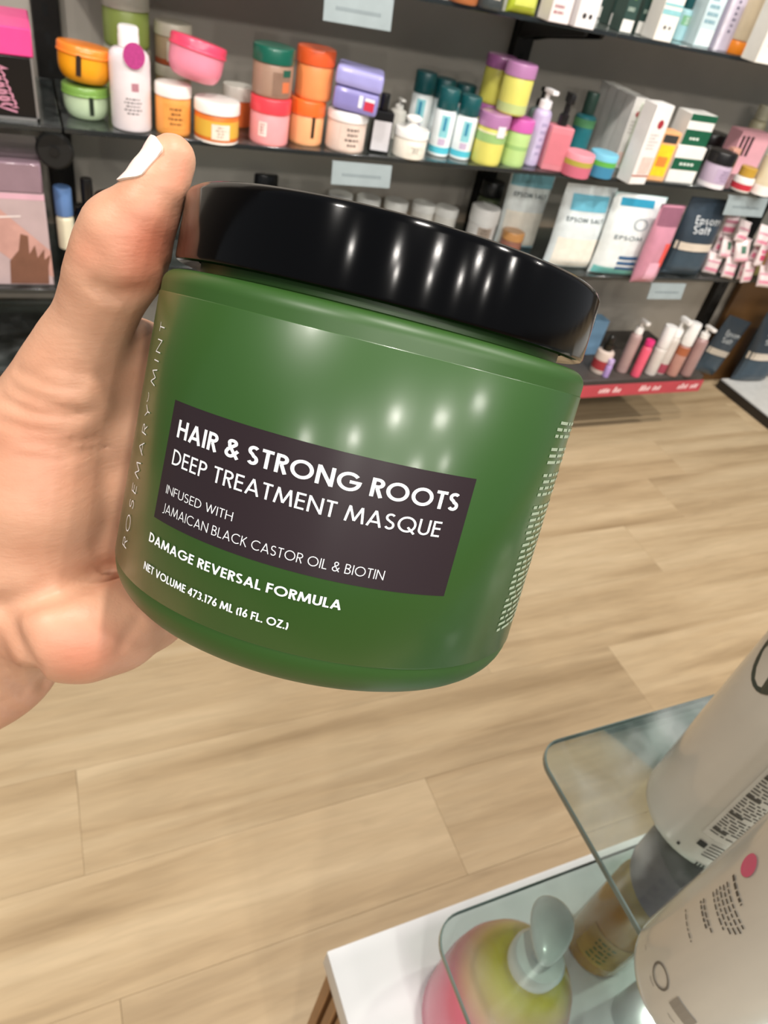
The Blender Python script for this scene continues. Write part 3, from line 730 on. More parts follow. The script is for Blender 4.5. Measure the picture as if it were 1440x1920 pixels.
def bottle(name, label, cat, bx, by, tx, ty, wpx, z, body, capc, top='cap', hf=0.72, lab=None, yaw=0, tilt=(0, 0), group=None, lines='#555555', neck=0.45, capw=0.5, square=False, c=None, rough=0.3, bands=None, dims=None, shoulder=0.08):
    """body with shoulder and neck; top = cap, wide, pump, trigger, flip or dropper"""
    if dims: cc, r, H = dims
    else: cc, r, H = spot(bx, by, tx, ty, wpx, z)
    if c is not None: cc = c
    t = root(name, label, cat, cc, yaw, tilt, group); hb = H * hf
    if square:
        bo = obj('body', rbox(r * 1.9, r * 1.5, hb, r * 0.18, 3), mat(body, rough, coat=0.3), t); rf = r * 0.75
    else:
        bo = obj('body', closed([(r * 0.86, 0), (r * 0.95, hb * 0.015), (r * 0.98, hb * 0.05), (r * 0.98, hb * (1 - shoulder * 1.6)), (r * 0.93, hb * (1 - shoulder * 0.7)), (r * 0.75, hb * (1 - shoulder * 0.2)), (r * neck, hb), (r * neck, hb + H * 0.03)], 28), mat(body, rough, coat=0.3), t); rf = r * 0.98
    cm = mat(capc, 0.35, coat=0.2); rc = r * capw; z1 = hb + H * 0.004
    if top in ('cap', 'wide'):
        obj('cap', closed([(rc * 0.97, z1), (rc, z1 + H * 0.01), (rc, H - H * 0.025), (rc * 0.93, H)], 24), cm, t)
    elif top == 'flip':
        cp = obj('cap', closed([(rc, z1), (rc, z1 + (H - z1) * 0.55), (rc * 0.96, z1 + (H - z1) * 0.6), (rc * 0.98, H - H * 0.02), (rc * 0.85, H)], 24), cm, t)
    elif top == 'pump':
        obj('collar', closed([(rc, z1), (rc, z1 + (H - z1) * 0.35), (rc * 0.8, z1 + (H - z1) * 0.42)], 20), cm, t)
        obj('stem', closed([(rc * 0.35, z1 + (H - z1) * 0.4), (rc * 0.35, H - (H - z1) * 0.22)], 12), cm, t)
        bm = rbox(rc * 1.1, rc * 2.6, (H - z1) * 0.22, rc * 0.22, 2, c=(0, -rc * 0.7, H - (H - z1) * 0.23)); obj('nozzle', bm, cm, t)
    elif top == 'trigger':
        obj('collar', closed([(rc, z1), (rc, z1 + (H - z1) * 0.3), (rc * 0.6, z1 + (H - z1) * 0.36)], 20), cm, t)
        hd = (H - z1)
        obj('head', rbox(rc * 1.0, rc * 3.2, hd * 0.3, rc * 0.25, 2, c=(0, -rc * 0.5, H - hd * 0.32)), cm, t)
        obj('stem', rbox(rc * 0.8, rc * 0.9, hd * 0.42, rc * 0.1, 1, c=(0, 0.0, z1 + hd * 0.33)), cm, t)
        obj('trigger', tube([(0, -rc * 1.2, H - hd * 0.3), (0, -rc * 1.5, H - hd * 0.5), (0, -rc * 1.1, H - hd * 0.72)], rc * 0.18, 6), cm, t)
    elif top == 'dropper':
        obj('collar', closed([(rc, z1), (rc, z1 + (H - z1) * 0.4), (rc * 0.7, z1 + (H - z1) * 0.42)], 18), cm, t)
        obj('bulb', closed([(rc * 0.6, z1 + (H - z1) * 0.4), (rc * 0.68, H - (H - z1) * 0.2), (rc * 0.5, H - (H - z1) * 0.06), (rc * 0.25, H)], 16), cm, t)
    if lab:
        z0, z2 = hb * (lab[2] if len(lab) > 2 else 0.15), hb * (lab[3] if len(lab) > 3 else 0.75)
        if square: o = obj('label', quad(-r * 0.82, r * 0.82, z0, z2, -rf - 0.0004), mat(lab[0], 0.45), bo, smooth=False)
        else: o = obj('label', cpatch(rf + 0.0004, -lab[1], lab[1], z0, z2, 14), mat(lab[0], 0.45, 0.08, 60), bo)
        if lines and not square: print_lines(rf + 0.0008, z0 + (z2 - z0) * .1, z2 - (z2 - z0) * .1, 5, lab[1] * 0.6, int(bx or 1), lines, o)
    if bands:
        for col, b0, b1 in bands: obj('band', lathe([(rf + 0.0005, hb * b0), (rf + 0.0005, hb * b1)], 28), mat(col, 0.4), bo)
    return t, cc, r, H
def carton(name, label, bx, by, tx, ty, wpx, z, faces, dep=0.04, yaw=0, tilt=(0, 0), group=None, c=None, w_=None, h_=None, marks=(), cat='box', off=0.0):
    """folding carton, front lower edge centre seen at bx,by; marks = (name, colour, x0, x1, z0, z1) as fractions of the front face, kind 'o' for a round mark"""
    P = at(bx, by, z); W = w_ or wpx * depth(P) / FPX; Hh = h_ or max(0.02, topz(P, tx, ty) - z)
    if c is None:
        n = np.array([math.sin(math.radians(yaw)) * -1, math.cos(math.radians(yaw))]); c = np.array([P[0] + n[0] * (dep / 2 + off), P[1] + n[1] * (dep / 2 + off), z])
    t = root(name, label, cat, c, yaw, tilt, group)
    bo = obj('carton_body', rbox(W, dep, Hh, min(0.0012, W * 0.04), 1), mat(faces, 0.45, 0.05), t)
    obj('top_flap', rbox(W * 0.93, dep * 0.9, 0.0008, 0.0002, 1, c=(0, 0, Hh)), mat(faces, 0.5, 0.05), t)
    for i, mk in enumerate(marks):
        y = -dep / 2 - 0.0003 - 0.00015 * i
        if mk[0] == 'o':
            x, zz, ra = (mk[2] - 0.5) * W, mk[3] * Hh, mk[4] * W
            vs = [(x + ra * math.cos(a_), y, zz + ra * math.sin(a_)) for a_ in np.linspace(0, 2 * math.pi, 20, endpoint=False)]
            obj('emblem', (vs, [tuple(range(20))]), mat(mk[1], 0.45), bo, smooth=False)
        elif mk[0] == 'text':
            rr = random.Random(int(bx) + i); q = []; n_ = mk[6]; dz = (mk[5] - mk[4]) / n_
            for k in range(n_):
                x = mk[2]; e_ = mk[2] + (mk[3] - mk[2]) * rr.uniform(0.6, 1)
                while x < e_:
                    l = rr.uniform(0.05, 0.14); zz = (mk[5] - (k + 0.8) * dz)
                    q.append(quad((x - .5) * W, (min(x + l, e_) - .5) * W, zz * Hh, (zz + dz * .5) * Hh, y)); x += l + 0.035
            obj('print', merge(q), mat(mk[1], 0.5), bo, smooth=False)
        else:
            obj('panel_print', quad((mk[2] - .5) * W, (mk[3] - .5) * W, mk[4] * Hh, mk[5] * Hh, y), mat(mk[1], 0.45, 0.1, 80), bo, smooth=False)
    return t, c, W, Hh
def pouch(name, label, c, W, Hh, T, body, yaw=0, tilt=(0, 0), group=None, zones=(), seal=None, prints=(), rough=0.25, pinch=0.0):
    """stand-up bag: full at the foot, flat crimped top; zones are coloured bands, prints are lettering on the front"""
    t = root(name, label, 'bag', c, yaw, tilt, group); NX, NZ = 16, 26
    rr = random.Random(int(W * 1e5) + len(label))
    ph = [rr.uniform(0, 6) for _ in range(4)]
    def thick(u, v):                                     # u in -1..1, v in 0..1
        e_ = max(0.0, 1 - abs(u) ** 3.2) ** 0.6
        f_ = (min(1, v / 0.12) ** 0.5) * (0.92 if v < .45 else max(0.0, 1 - ((v - .45) / .55) ** 1.6) * 0.92)
        return T / 2 * e_ * f_ * (1 + 0.05 * math.sin(7 * u + ph[0]) * math.sin(9 * v + ph[1])) + 0.0006
    def hw(v): return W / 2 * (0.94 + 0.06 * min(1, abs(v - .3) * 2) - pinch * max(0, (v - .5)))
    def fr_(u, v, e_=0.0): return (u * hw(v), -thick(u, v) - e_, v * Hh)
    vs, fs = [], []
    for s in (1, -1):
        for j in range(NZ + 1):
            for i in range(NX + 1):
                u, v = -1 + 2 * i / NX, j / NZ; p = fr_(u, v); vs.append((p[0], p[1] * s, p[2]))
    n = (NX + 1) * (NZ + 1)
    for j in range(NZ):
        for i in range(NX):
            a_ = j * (NX + 1) + i; q = (a_, a_ + 1, a_ + NX + 2, a_ + NX + 1); fs.append(q); fs.append(tuple(n + k for k in q[::-1]))
    ring = [i for i in range(NX + 1)] + [j * (NX + 1) + NX for j in range(1, NZ + 1)] + [NZ * (NX + 1) + i for i in range(NX - 1, -1, -1)] + [j * (NX + 1) for j in range(NZ - 1, 0, -1)]
    for a_, b_ in zip(ring, ring[1:] + ring[:1]): fs.append((b_, a_, n + a_, n + b_))
    bo = obj('bag_body', (vs, fs), mat(body, rough, 0.08, 40, coat=0.3), t, sharp=60)
    def zone(nm, u0, u1, v0, v1, colr, e_=0.0005):
        vs, fs = [], []; a, b = 12, max(2, int((v1 - v0) * 26))
        for j in range(b + 1):
            for i in range(a + 1): vs.append(fr_(u0 + (u1 - u0) * i / a, v0 + (v1 - v0) * j / b, e_))
        for j in range(b):
            for i in range(a): k = j * (a + 1) + i; fs.append((k, k + 1, k + a + 2, k + a + 1))
        return obj(nm, (vs, fs), mat(colr, 0.35, 0.06, 50), bo)
    for i, zn in enumerate(zones): zone(*zn, e_=0.0005 + 0.0003 * i)
    if seal: obj('top_seal', rbox(hw(1) * 2 * 1.0, 0.0022, Hh * 0.06, 0.0003, 1, c=(0, 0, Hh * 0.94)), mat(seal, 0.35), t)
    for s, cap, wt, u0, v0, colr, wd in prints:
        v, f, w_ = text2d(s, cap, wt, 0.16, wd, step=0.2)
        obj('lettering', ([fr_(u0 + x / (W / 2), v0 + y / Hh, 0.0016) for x, y in v], f), mat(colr, 0.5), bo, smooth=False)
    return t
# ------------------------------------------------------------------ middle shelf, left to right
# left bay
P = aty(83, 241, YF + 0.02); zt = topz(P, 70, 112)
hb_ = zt - ZM
t = thing('gift_box', 'black gift box with pink handwriting and a silver edge, left end of shelf', 'box', (P[0] - 0.14, YF + 0.02 + 0.09, ZM + 0.0003))
bo = obj('box_body', rbox(0.27, 0.17, hb_, 0.002, 1), mat('#0d0b0c', 0.3, coat=0.3), t)
for nm, x0, x1, z0, z1 in (('edge_trim', 0.130, 0.1345, 0.0, hb_), ('edge_trim', -0.1345, 0.1345, 0.0, 0.005)):
    obj(nm, quad(x0, x1, z0, z1, -0.0854), mat('#9d9a98', 0.3, metal=0.6), bo, smooth=False)
scr = [(0.05, .80), (0.066, .86), (0.092, .80)] + [(0.072 + 0.018 * k / 60 + 0.012 * math.cos(k * 0.62), .80 - 0.62 * k / 60 - 0.05 * math.sin(k * 0.62)) for k in range(61)] + [(0.07, .20), (0.10, .13)]
v, f = ribbon([(x, z * hb_) for x, z in scr], 0.0032, 0.02)
obj('handwriting', ([(p[0], -0.0856, p[1]) for p in v], f), mat('#c98aa0', 0.4), bo, smooth=False)
t = thing('pink_box', 'hot pink box lying on top of the black gift box', 'box', (P[0] - 0.14, YF + 0.02 + 0.09, ZM + hb_ + 0.0006))
obj('box_body', rbox(0.272, 0.172, 0.042, 0.002, 1), mat('#e8478f', 0.4), t)
obj('print', quads([(0.03, 0.075, 0.014, 0.027)], -0.0864), mat('#c23574', 0.5), t, smooth=False)
obj('lip', rbox(0.03, 0.09, 0.004, 0.001, 1, c=(0.0, -0.03, 0.0421)), mat('#a02a63', 0.4), t)
P = aty(108, 538, YF + 0.015); zt = topz(P, 90, 368)
hb_ = zt - ZLL
t = thing('hand_cream_gift_box', 'pale pink gift box printed with a hand, under the black box', 'box', (P[0] - 0.13, YF + 0.105, ZLL + 0.0003))
bo = obj('box_body', rbox(0.25, 0.17, hb_, 0.002, 1), mat('#b9a3a4', 0.45), t)
obj('clear_cover', rbox(0.25, 0.17, 0.055, 0.003, 1, c=(0, 0, hb_)), mat('#8d7480', 0.2, coat=0.6), t)
obj('band', quad(-0.125, 0.125, hb_ * 0.94, hb_, -0.0854), mat('#d7a9b8', 0.4), bo, smooth=False)
def shape(nm, pts, colr, y): obj(nm, ([(x, y, z * hb_) for x, z in pts], [tuple(range(len(pts)))]), mat(colr, 0.5, 0.1, 40), bo, smooth=False)
shape('arm_print', [(0.125, .10), (0.125, .40), (0.03, .92), (-0.03, .90), (-0.03, .70), (0.05, .30)], '#c3958b', -0.0855)
shape('orange_print', [(-0.04, .42), (0.015, .46), (0.02, .62), (-0.04, .64)], '#d56a52', -0.0857)
shape('stripe_print', [(-0.04, .70), (0.08, .76), (0.08, .775), (-0.04, .725)], '#e9dcd8', -0.0858)
shape('hand_print', [(0.045, .02), (0.115, .02), (0.118, .22), (0.124, .36), (0.112, .30), (0.114, .42), (0.10, .32), (0.098, .46), (0.086, .36), (0.088, .56), (0.075, .58), (0.068, .40), (0.05, .28)], '#77503f', -0.0859)
bottle('lotion_tube', 'blue and cream tube standing beside the gift box', 'tube', 128, 470, 119, 356, 34, ZL, '#e4dcc0', '#5f82b6', 'wide', 0.55, capw=0.98, neck=0.9, lines=None)
bottle('black_bottle', 'glossy black bottle with a slim black neck behind the thumb', 'bottle', 172, 470, 166, 345, 62, ZL, '#0b0b0d', '#121214', 'wide', 0.62, capw=0.36, neck=0.34, rough=0.1, shoulder=0.3)
pot('brown_jar', 'dark brown lidded jar behind the thumb tip', 'jar', 213, 450, 208, 375, 62, ZL, '#3c2418', '#4a2a1b', 0.35, c=None)
# stacked body butters
tb, c1, r1, h1 = pot('green_butter_tub', 'pale green body butter tub with a green lid, under the orange one', 'tub', 165, 231, 163, 168, 90, ZM, '#c2d6b2', '#79a24b', 0.25, 'bowl', tab=('#1f2a1c', 0.15))
pot('orange_butter_tub', 'orange yellow body butter tub tilted on top of the pale green tub', 'tub', 160, 156, 164, 84, 106, ZM, '#f5a51d', '#f58a2c', 0.24, 'bowl', tab=('#2a1a10', -0.3), dims=((c1[0], c1[1] - 0.004, ZM + h1 + 0.004), r1 * 1.16, h1 * 1.06), tilt=(-3, 5))
t, cw, rw, hw_ = bottle('lotion_bottle', 'white lotion bottle with a round magenta tag on its neck', 'bottle', 248, 250, 258, 58, 80, ZM, '#eadfe2', '#f4f1ef', 'flip', 0.80, capw=0.5, neck=0.42, lines=None, shoulder=0.10)
rr = random.Random(4)
print_lines(rw * 0.985, hw_ * 0.18, hw_ * 0.36, 5, 0.45, 9, '#6b6467', t)
obj('petal_print', cpatch(rw * 0.986, -0.05, 0.3, hw_ * 0.42, hw_ * 0.5, 6), mat('#b47e8a', 0.5), t)
obj('round_tag', ([(0.004 + 0.0185 * math.cos(a_), -rw * 1.02 - 0.002, hw_ * 0.765 + 0.0205 * math.sin(a_)) for a_ in np.linspace(0, 2 * math.pi, 28, endpoint=False)] + [(0.004 + 0.0185 * math.cos(a_), -rw * 1.02 - 0.001, hw_ * 0.765 + 0.0205 * math.sin(a_)) for a_ in np.linspace(0, 2 * math.pi, 28, endpoint=False)], [tuple(range(28)), tuple(range(55, 27, -1))] + [(i, 28 + i, 28 + (i + 1) % 28, (i + 1) % 28) for i in range(28)]), mat('#b23a80', 0.45, 0.15, 200), t)
# back row, standing on a hidden row of the same jars
for px, py, wpx, bc, lc, nm, lb, kw in ((238, 85, 92, '#9db05a', '#b9b6a6', 'olive_jar', 'olive green jar with a frosted grey lid behind the white lotion bottle', {}), (325, 118, 74, '#b39a7d', '#cfc6b4', 'tan_jar', 'tan jar with a cream lid behind the pink tub', dict(band=(('#a8502f', 0.0, 0.2),), lab=('#d9cdbb', 0.5)))):
    P = aty(px, py, 1.765); r = rmet(P, wpx); H = 0.086 if px < 300 else 0.085
    t, cc, r, H = pot(nm.replace('jar', 'base_jar'), 'lower jar of the back row under the ' + lb.split(' behind')[0], 'jar', px, 0, 0, 0, 0, ZM, bc, lc, 0.3, dims=((P[0], 1.765, ZM), r, max(0.03, P[2] - ZM - 0.001)), lines=None)
    pot(nm, lb, 'jar', px, 0, 0, 0, 0, ZM, bc, lc, 0.32, dims=((P[0], 1.765, P[2]), r, H), lines=None, **kw)
t, c7, r7, h7 = pot('orange_jar', 'orange jar with a white lid and brown print, right of the lotion bottle', 'jar', 325, 257, 322, 163, 72, ZM, '#f0a150', '#f1ece6', 0.24, lab=('#f0a150', 0.7, 0.2, 0.85), lines='#7a4a22')
t, c8, r8, h8 = pot('patterned_jar', 'orange and yellow patterned jar with white lid and cream label', 'jar', 405, 271, 413, 197, 92, ZM, '#e2772b', '#f3f0ea', 0.30, band=(('#e3b545', 0.2, 0.8), ('#f1ece4', -0.02, 0.06)), lab=('#efe3d3', 0.42, 0.15, 0.7), lines='#b09a88')
t, c8b, r8b, h8b = pot('white_lid_jar', 'orange jar with white lid tucked behind the patterned jar', 'jar', 443, 240, 447, 165, 60, ZM, '#e8733a', '#ece7dd', 0.35, lines=None)
pm_ = (c7 + c8) / 2
pot('pink_butter_tub', 'pink body butter tub with red lid leaning over two jars', 'tub', 375, 181, 376, 100, 102, ZM, '#f08fa6', '#ee4a6b', 0.26, 'bowl', tilt=(-6, 11), dims=((pm_[0] - 0.004, pm_[1] + 0.004, ZM + max(h7, h8) + 0.009), 0.051, 0.066))
t, c10, r10, h10 = pot('pink_jar', 'pale pink jar with a coral red lid between orange jars', 'jar', 502, 276, 505, 187, 82, ZM, '#f6a2a6', '#e9434f', 0.32, lab=('#fbe6e0', 0.22, 0.3, 0.75), lines='#b05a60', yaw=-35)
t, c10b, r10b, h10b = pot('red_lid_jar', 'jar with a dark red lid behind the pink jar', 'jar', 512, 240, 512, 172, 70, ZM, '#d94a3f', '#c92f33', 0.35, lines=None)
t, c9, r9, h9 = pot('green_lid_jar', 'clear brownish jar with a dark green lid on top of the pink jar', 'jar', 500, 166, 503, 100, 86, ZM, '#a68673', '#0f5c4a', 0.32, dims=((c10[0], c10[1] + 0.002, ZM + max(h10, h10b) + 0.001), r10 * 1.0, 0.083), lab=('#8d6f5e', 0.5, 0.1, 0.8), lines=None, yaw=15)
obj('sticker', cpatch(r9 * 0.98, 0.0, 0.5, h9 * 0.46, h9 * 0.6, 6), mat('#1d5a48', 0.5), t); obj('sticker', cpatch(r9 * 0.98, 0.0, 0.45, h9 * 0.14, h9 * 0.36, 6), mat('#d9764a', 0.5), t)
t, c12, r12, h12 = pot('apricot_jar', 'apricot jar with an orange lid and black seal, lower of its stack', 'jar', 570, 274, 573, 190, 72, ZM, '#f7b27d', '#ee6d2c', 0.34, tab=('#2a1c14', 0.1), lines=None)
pot('apricot_jar', 'apricot jar with a rust orange lid, upper of its stack', 'jar', 585, 174, 590, 92, 76, ZM, '#f3955a', '#dd5a2a', 0.32, dims=((c12[0] + 0.008, c12[1] + 0.004, ZM + h12 + 0.001), r12 * 1.06, 0.088), lines=None)
t, c14, r14, h14 = pot('beige_jar', 'beige jar with white lid and dark print under the lavender tub', 'jar', 643, 288, 650, 213, 84, ZM, '#e6d0c3', '#f2efec', 0.24, lab=('#e6d0c3', 0.65, 0.1, 0.95), lines='#5b4a45')
t = thing('lavender_tub', 'lavender rounded square tub with a red sticker on top of the beige jar', 'tub', (c14[0] + 0.012, c14[1] + 0.002, ZM + h14 + 0.0008), (math.radians(-2), math.radians(3), math.radians(-22)))
bo = obj('body', rbox(0.092, 0.092, 0.042, 0.014, 4), mat('#8d86c4', 0.3, coat=0.3), t)
obj('lid', rbox(0.096, 0.096, 0.034, 0.013, 4, c=(0, 0, 0.0425)), mat('#a7a3de', 0.3, coat=0.3), t)
obj('label', quad(0.006, 0.014, 0.012, 0.034, -0.0465), mat('#e8e6ee', 0.4), bo, smooth=False)
obj('sticker', quad(0.018, 0.038, 0.010, 0.026, -0.0466), mat('#c8324a', 0.4), bo, smooth=False); obj('sticker', quad(0.018, 0.038, 0.0262, 0.032, -0.0466), mat('#e9e7ee', 0.4), bo, smooth=False)
t, c_, r_, h_ = bottle('black_label_bottle', 'black square bottle with a tall white label and black cap', 'bottle', 706, 288, 716, 178, 44, ZM, '#0e0d10', '#0c0c0e', 'wide', 0.72, capw=0.42, neck=0.4, square=True, lab=('#cfccd0', 1, 0.06, 0.78), yaw=-12, lines=None)
t, c_, r_, h_ = pot('knob_lid_jar', 'small cream jar with a white lid and mushroom knob', 'jar', 762, 300, 768, 246, 72, ZM, '#ebe5d8', '#f6f4f0', 0.30, lab=('#ebe5d8', 0.5, 0.3, 0.7), lines='#6a645c')
kn = obj('knob', closed([(r_ * 0.42, h_), (r_ * 0.26, h_ + 0.006), (r_ * 0.22, h_ + 0.012), (r_ * 0.44, h_ + 0.015), (r_ * 0.46, h_ + 0.020), (r_ * 0.3, h_ + 0.024)], 24), mat('#f7f6f2', 0.3), t)
bottle('pump_bottle', 'small white pump bottle behind the cream knob lid jar', 'bottle', 738, 262, 741, 184, 34, ZM, '#d9d6ce', '#e6e4de', 'pump', 0.72, capw=0.5, lines=None)
for i, (bx, by, tx, ty, lb) in enumerate(((818, 294, 841, 168, 'left one of the front pair of teal capped bottles'), (858, 300, 880, 182, 'right one of the front pair of teal capped bottles'), (776, 266, 797, 137, 'teal capped bottle standing apart at the left of its cluster'), (812, 268, 832, 150, 'teal capped bottle in the back row above the front left one'), (850, 270, 868, 160, 'teal capped bottle in the back row above the front right one'))):
    t, c_, r_, h_ = bottle('teal_cap_bottle', lb, 'bottle', bx, by, tx, ty, 45, ZM, '#eef4f5', '#0d4f53', 'wide', 0.70, capw=0.94, neck=0.85, group='teal capped bottles', lines=None, shoulder=0.05, yaw=-20 if i < 2 else -30)
    obj('blue_band', cpatch(r_ * 0.986, -1.3, 1.3, h_ * 0.05, h_ * 0.15, 12), mat('#55bfd2', 0.4), t)
    obj('panel_print', cpatch(r_ * 0.987, -0.35, 0.45, h_ * 0.30, h_ * 0.63, 8), mat('#8fd0d8', 0.4), t)
    obj('drop_print', cpatch(r_ * 0.989, -0.1, 0.15, h_ * 0.40, h_ * 0.60, 4), mat('#2f86a8', 0.4), t)
    obj('petal_print', cpatch(r_ * 0.989, -0.3, 0.35, h_ * 0.18, h_ * 0.28, 6), mat('#c9b6cf', 0.4), t)
PUR, YEL = '#b07aa8', '#dcd66c'
tubes = [(906, 311, 918, 213, 64, 'purple lidded yellow tin at the front, wearing a white sticker', YEL, PUR), (955, 313, 965, 222, 54, 'pale green tin with a magenta lid right of the yellow tin', '#b7d68a', '#cf62b0')]
cs = []
for bx, by, tx, ty, wp, lb, bc, lc in tubes:
    t, c_, r_, h_ = pot('scrub_tin', lb, 'tin', bx, by, tx, ty, wp, ZM, bc, lc, 0.27, lines=None, group='purple lidded tins', band=(('#9cc27a', 0.62, 0.85), ('#e9e4c8', 0.86, 0.9)) if bc == YEL else (('#9cc27a', 0.5, 0.62),), yaw=-25)
    if bc == YEL: obj('sticker', cpatch(r_ * 1.006, 0.25, 0.85, h_ * 0.58, h_ * 0.80, 6), mat('#e9e4ea', 0.4), t)
    cs.append((c_, r_, h_))
cm_ = (cs[0][0] + cs[1][0]) / 2; zt = ZM + max(cs[0][2], cs[1][2]) + 0.001
pot('scrub_tin', 'yellow floral tin with a mauve lid, upper front one of the purple stack', 'tin', 940, 0, 0, 0, 0, ZM, YEL, PUR, 0.27, dims=((cm_[0], cm_[1] + 0.004, zt), cs[0][1] * 0.98, 0.098), lines=None, group='purple lidded tins', band=(('#bccb86', 0.05, 0.3),), yaw=-25)
pb = base_at(905, 262, ZM, 0.03)[0]; zb2 = 0.10
t, c_, r_, h_ = pot('scrub_tin', 'yellow tin behind the front one of the purple lidded stack', 'tin', 1, 0, 0, 0, 0, ZM, YEL, '#9a5a90', 0.27, dims=((cm_[0] - 0.005, cm_[1] + 0.085, ZM), cs[0][1], cs[0][2]), lines=None, group='purple lidded tins')
pot('scrub_tin', 'yellow tin with a dull purple lid, rear upper one of the purple stack', 'tin', 2, 0, 0, 0, 0, ZM, '#cfc95a', '#9a5a90', 0.27, dims=((cm_[0] - 0.005, cm_[1] + 0.085, ZM + cs[0][2] + 0.001), cs[0][1] * 0.96, 0.095), lines=None, group='purple lidded tins')
# bottles past the tins
bottle('grey_green_bottle', 'grey green bottle with a black pump behind the lilac one', 'bottle', 985, 293, 1006, 162, 40, ZM, '#8aa09f', '#141414', 'pump', 0.70, capw=0.45, lines=None)
bottle('lilac_bottle', 'slim lilac bottle with a white pump head', 'bottle', 989, 311, 1024, 166, 38, ZM, '#c5b7da', '#f2f0f4', 'pump', 0.74, capw=0.66, neck=0.6, lab=('#c9bcdd', 0.6, 0.1, 0.9), lines='#a89cc2')
bottle('pink_spray_bottle', 'pink square bottle with a black trigger spray head', 'bottle', 1026, 321, 1055, 172, 50, ZM, '#d98490', '#131214', 'trigger', 0.58, capw=0.4, square=True, lab=('#d67a87', 1, 0.15, 0.85), lines=None, yaw=-15)
bottle('teal_green_bottle', 'teal bottle with green band behind the pink spray bottle', 'bottle', 1075, 292, 1098, 172, 44, ZM, '#2b7c86', '#2f4a40', 'wide', 0.66, capw=0.6, lines=None, bands=(('#5f9f6c', 0.7, 0.9),))
def duo(lb, bx, by, tx, ty, wpx, top, mid, low):
    cc, r, H = spot(bx, by, tx, ty, wpx, ZM); t = root('pastel_pot', lb, 'pot', cc, 0, group='two tone pots')
    obj('base', closed([(r * 0.93, 0), (r * 0.98, H * 0.02), (r, H * 0.5)], 28), mat(low, 0.5), t)
    obj('band', closed([(r * 1.003, H * 0.5), (r * 1.003, H * 0.72)], 28), mat(mid, 0.5), t)
    obj('lid', closed([(r, H * 0.72), (r, H * 0.95), (r * 0.97, H)], 28), mat(top, 0.5), t)
duo('pink round pot with an olive band at the shelf edge', 1073, 334, 1083, 290, 62, '#f29aa8', '#b3a645', '#cf6a80')
duo('blue round pot with a bright green band at the shelf edge', 1118, 334, 1130, 290, 58, '#7cc7e3', '#5fb04a', '#3c86ab')
# tall white cartons
w_c = 0.040
for i in range(4):
    P = at(1158, 316, ZM); yy = P[1] + 0.02 + i * 0.043
    mk = (('o', '#a5303a', 0.5, 0.78, 0.16), ('text', '#b9b2ae', 0.2, 0.8, 0.5, 0.7, 4), ('rect', '#e2c4bc', 0.15, 0.85, 0.06, 0.24)) if i == 0 else ()
    carton('white_carton', 'foremost tall white carton of its row, red emblem near the top' if i == 0 else ('%s tall white carton of the row receding behind the red emblem' % ('second', 'third', 'rearmost')[i - 1]), 1158, 316, 1195, 168, 0, ZM, '#dad7d3', 0.040, group='tall white cartons in a row', c=np.array([P[0] + 0.004 * i, yy, ZM]), w_=w_c, h_=0.163, marks=mk)
carton('green_edge_carton', 'thin white and green carton between the tall white cartons', 1176, 322, 1205, 195, 22, ZM, '#cfd8c4', 0.05, marks=(('rect', '#5f8a4e', 0.0, 0.25, 0, 1), ('rect', '#7d9a58', 0.25, 1, 0.8, 0.98)))
carton('white_carton', 'tall white carton with a copper base line in front of the yellow box', 1193, 346, 1243, 196, 44, ZM, '#eeebe8', 0.044, group='tall white cartons in a row', marks=(('o', '#a5303a', 0.55, 0.77, 0.17), ('text', '#c9c2be', 0.2, 0.8, 0.45, 0.66, 5), ('rect', '#e6cabf', 0.25, 0.9, 0.14, 0.36), ('rect', '#b5654a', 0.0, 1.0, 0.105, 0.125)), yaw=8)
carton('yellow_carton', 'yellow carton with an orange edge and dark top panel', 1226, 339, 1262, 248, 40, ZM, '#f0b27c', 0.04, marks=(('rect', '#f2cf2a', 0.12, 0.9, 0.1, 0.74), ('rect', '#3b3a38', 0.12, 0.9, 0.78, 0.94), ('rect', '#e38b3c', 0.2, 0.75, 0.3, 0.5)), yaw=-5)
t, c_, W, Hh = carton('green_carton', 'dark green and white carton, lower of its stack, beside the yellow box', 1272, 343, 1300, 276, 68, ZM, '#f0ede8', 0.06, marks=(('rect', '#12573d', 0.0, 1.0, 0.36, 0.68), ('text', '#dfe9e0', 0.25, 0.8, 0.46, 0.6, 1)))
carton('green_carton', 'dark green and white carton, upper of its stack, beside the yellow box', 1272, 343, 0, 0, 0, ZM, '#eceae6', 0.055, c=np.array([c_[0] + 0.004, c_[1] + 0.006, ZM + Hh + 0.0014]), w_=W * 0.9, h_=0.07, marks=(('rect', '#12573d', 0.0, 1.0, 0.0, 0.5), ('rect', '#12573d', 0, 1, 0.78, 1), ('text', '#dfe9e0', 0.25, 0.8, 0.15, 0.3, 1)))
t, c_, r_, h_ = pot('lilac_jar', 'lilac jar with a black lid beside the green carton', 'jar', 1328, 352, 1350, 285, 58, ZM, '#c3b0c6', '#141214', 0.34, lab=('#b9a5c0', 0.7, 0.25, 0.85), lines='#8d7a96', band=(('#ece6ea', 0.0, 0.2),))
pot('black_lid_jar', 'black jar lying low behind the lilac jar', 'jar', 1318, 300, 1320, 246, 62, ZM, '#2a2526', '#1a1719', 0.4, lines=None)
P = at(1372, 322, ZM)
carton('pink_carton', 'pale pink carton with dark stripes leaning on the lilac jar', 1372, 322, 1382, 236, 74, ZM, '#e7a9b3', 0.05, marks=(('rect', '#3b2628', 0.05, 0.14, 0.45, 0.9), ('rect', '#3b2628', 0.2, 0.29, 0.45, 0.9), ('rect', '#3b2628', 0.35, 0.44, 0.45, 0.9)), off=-0.03)
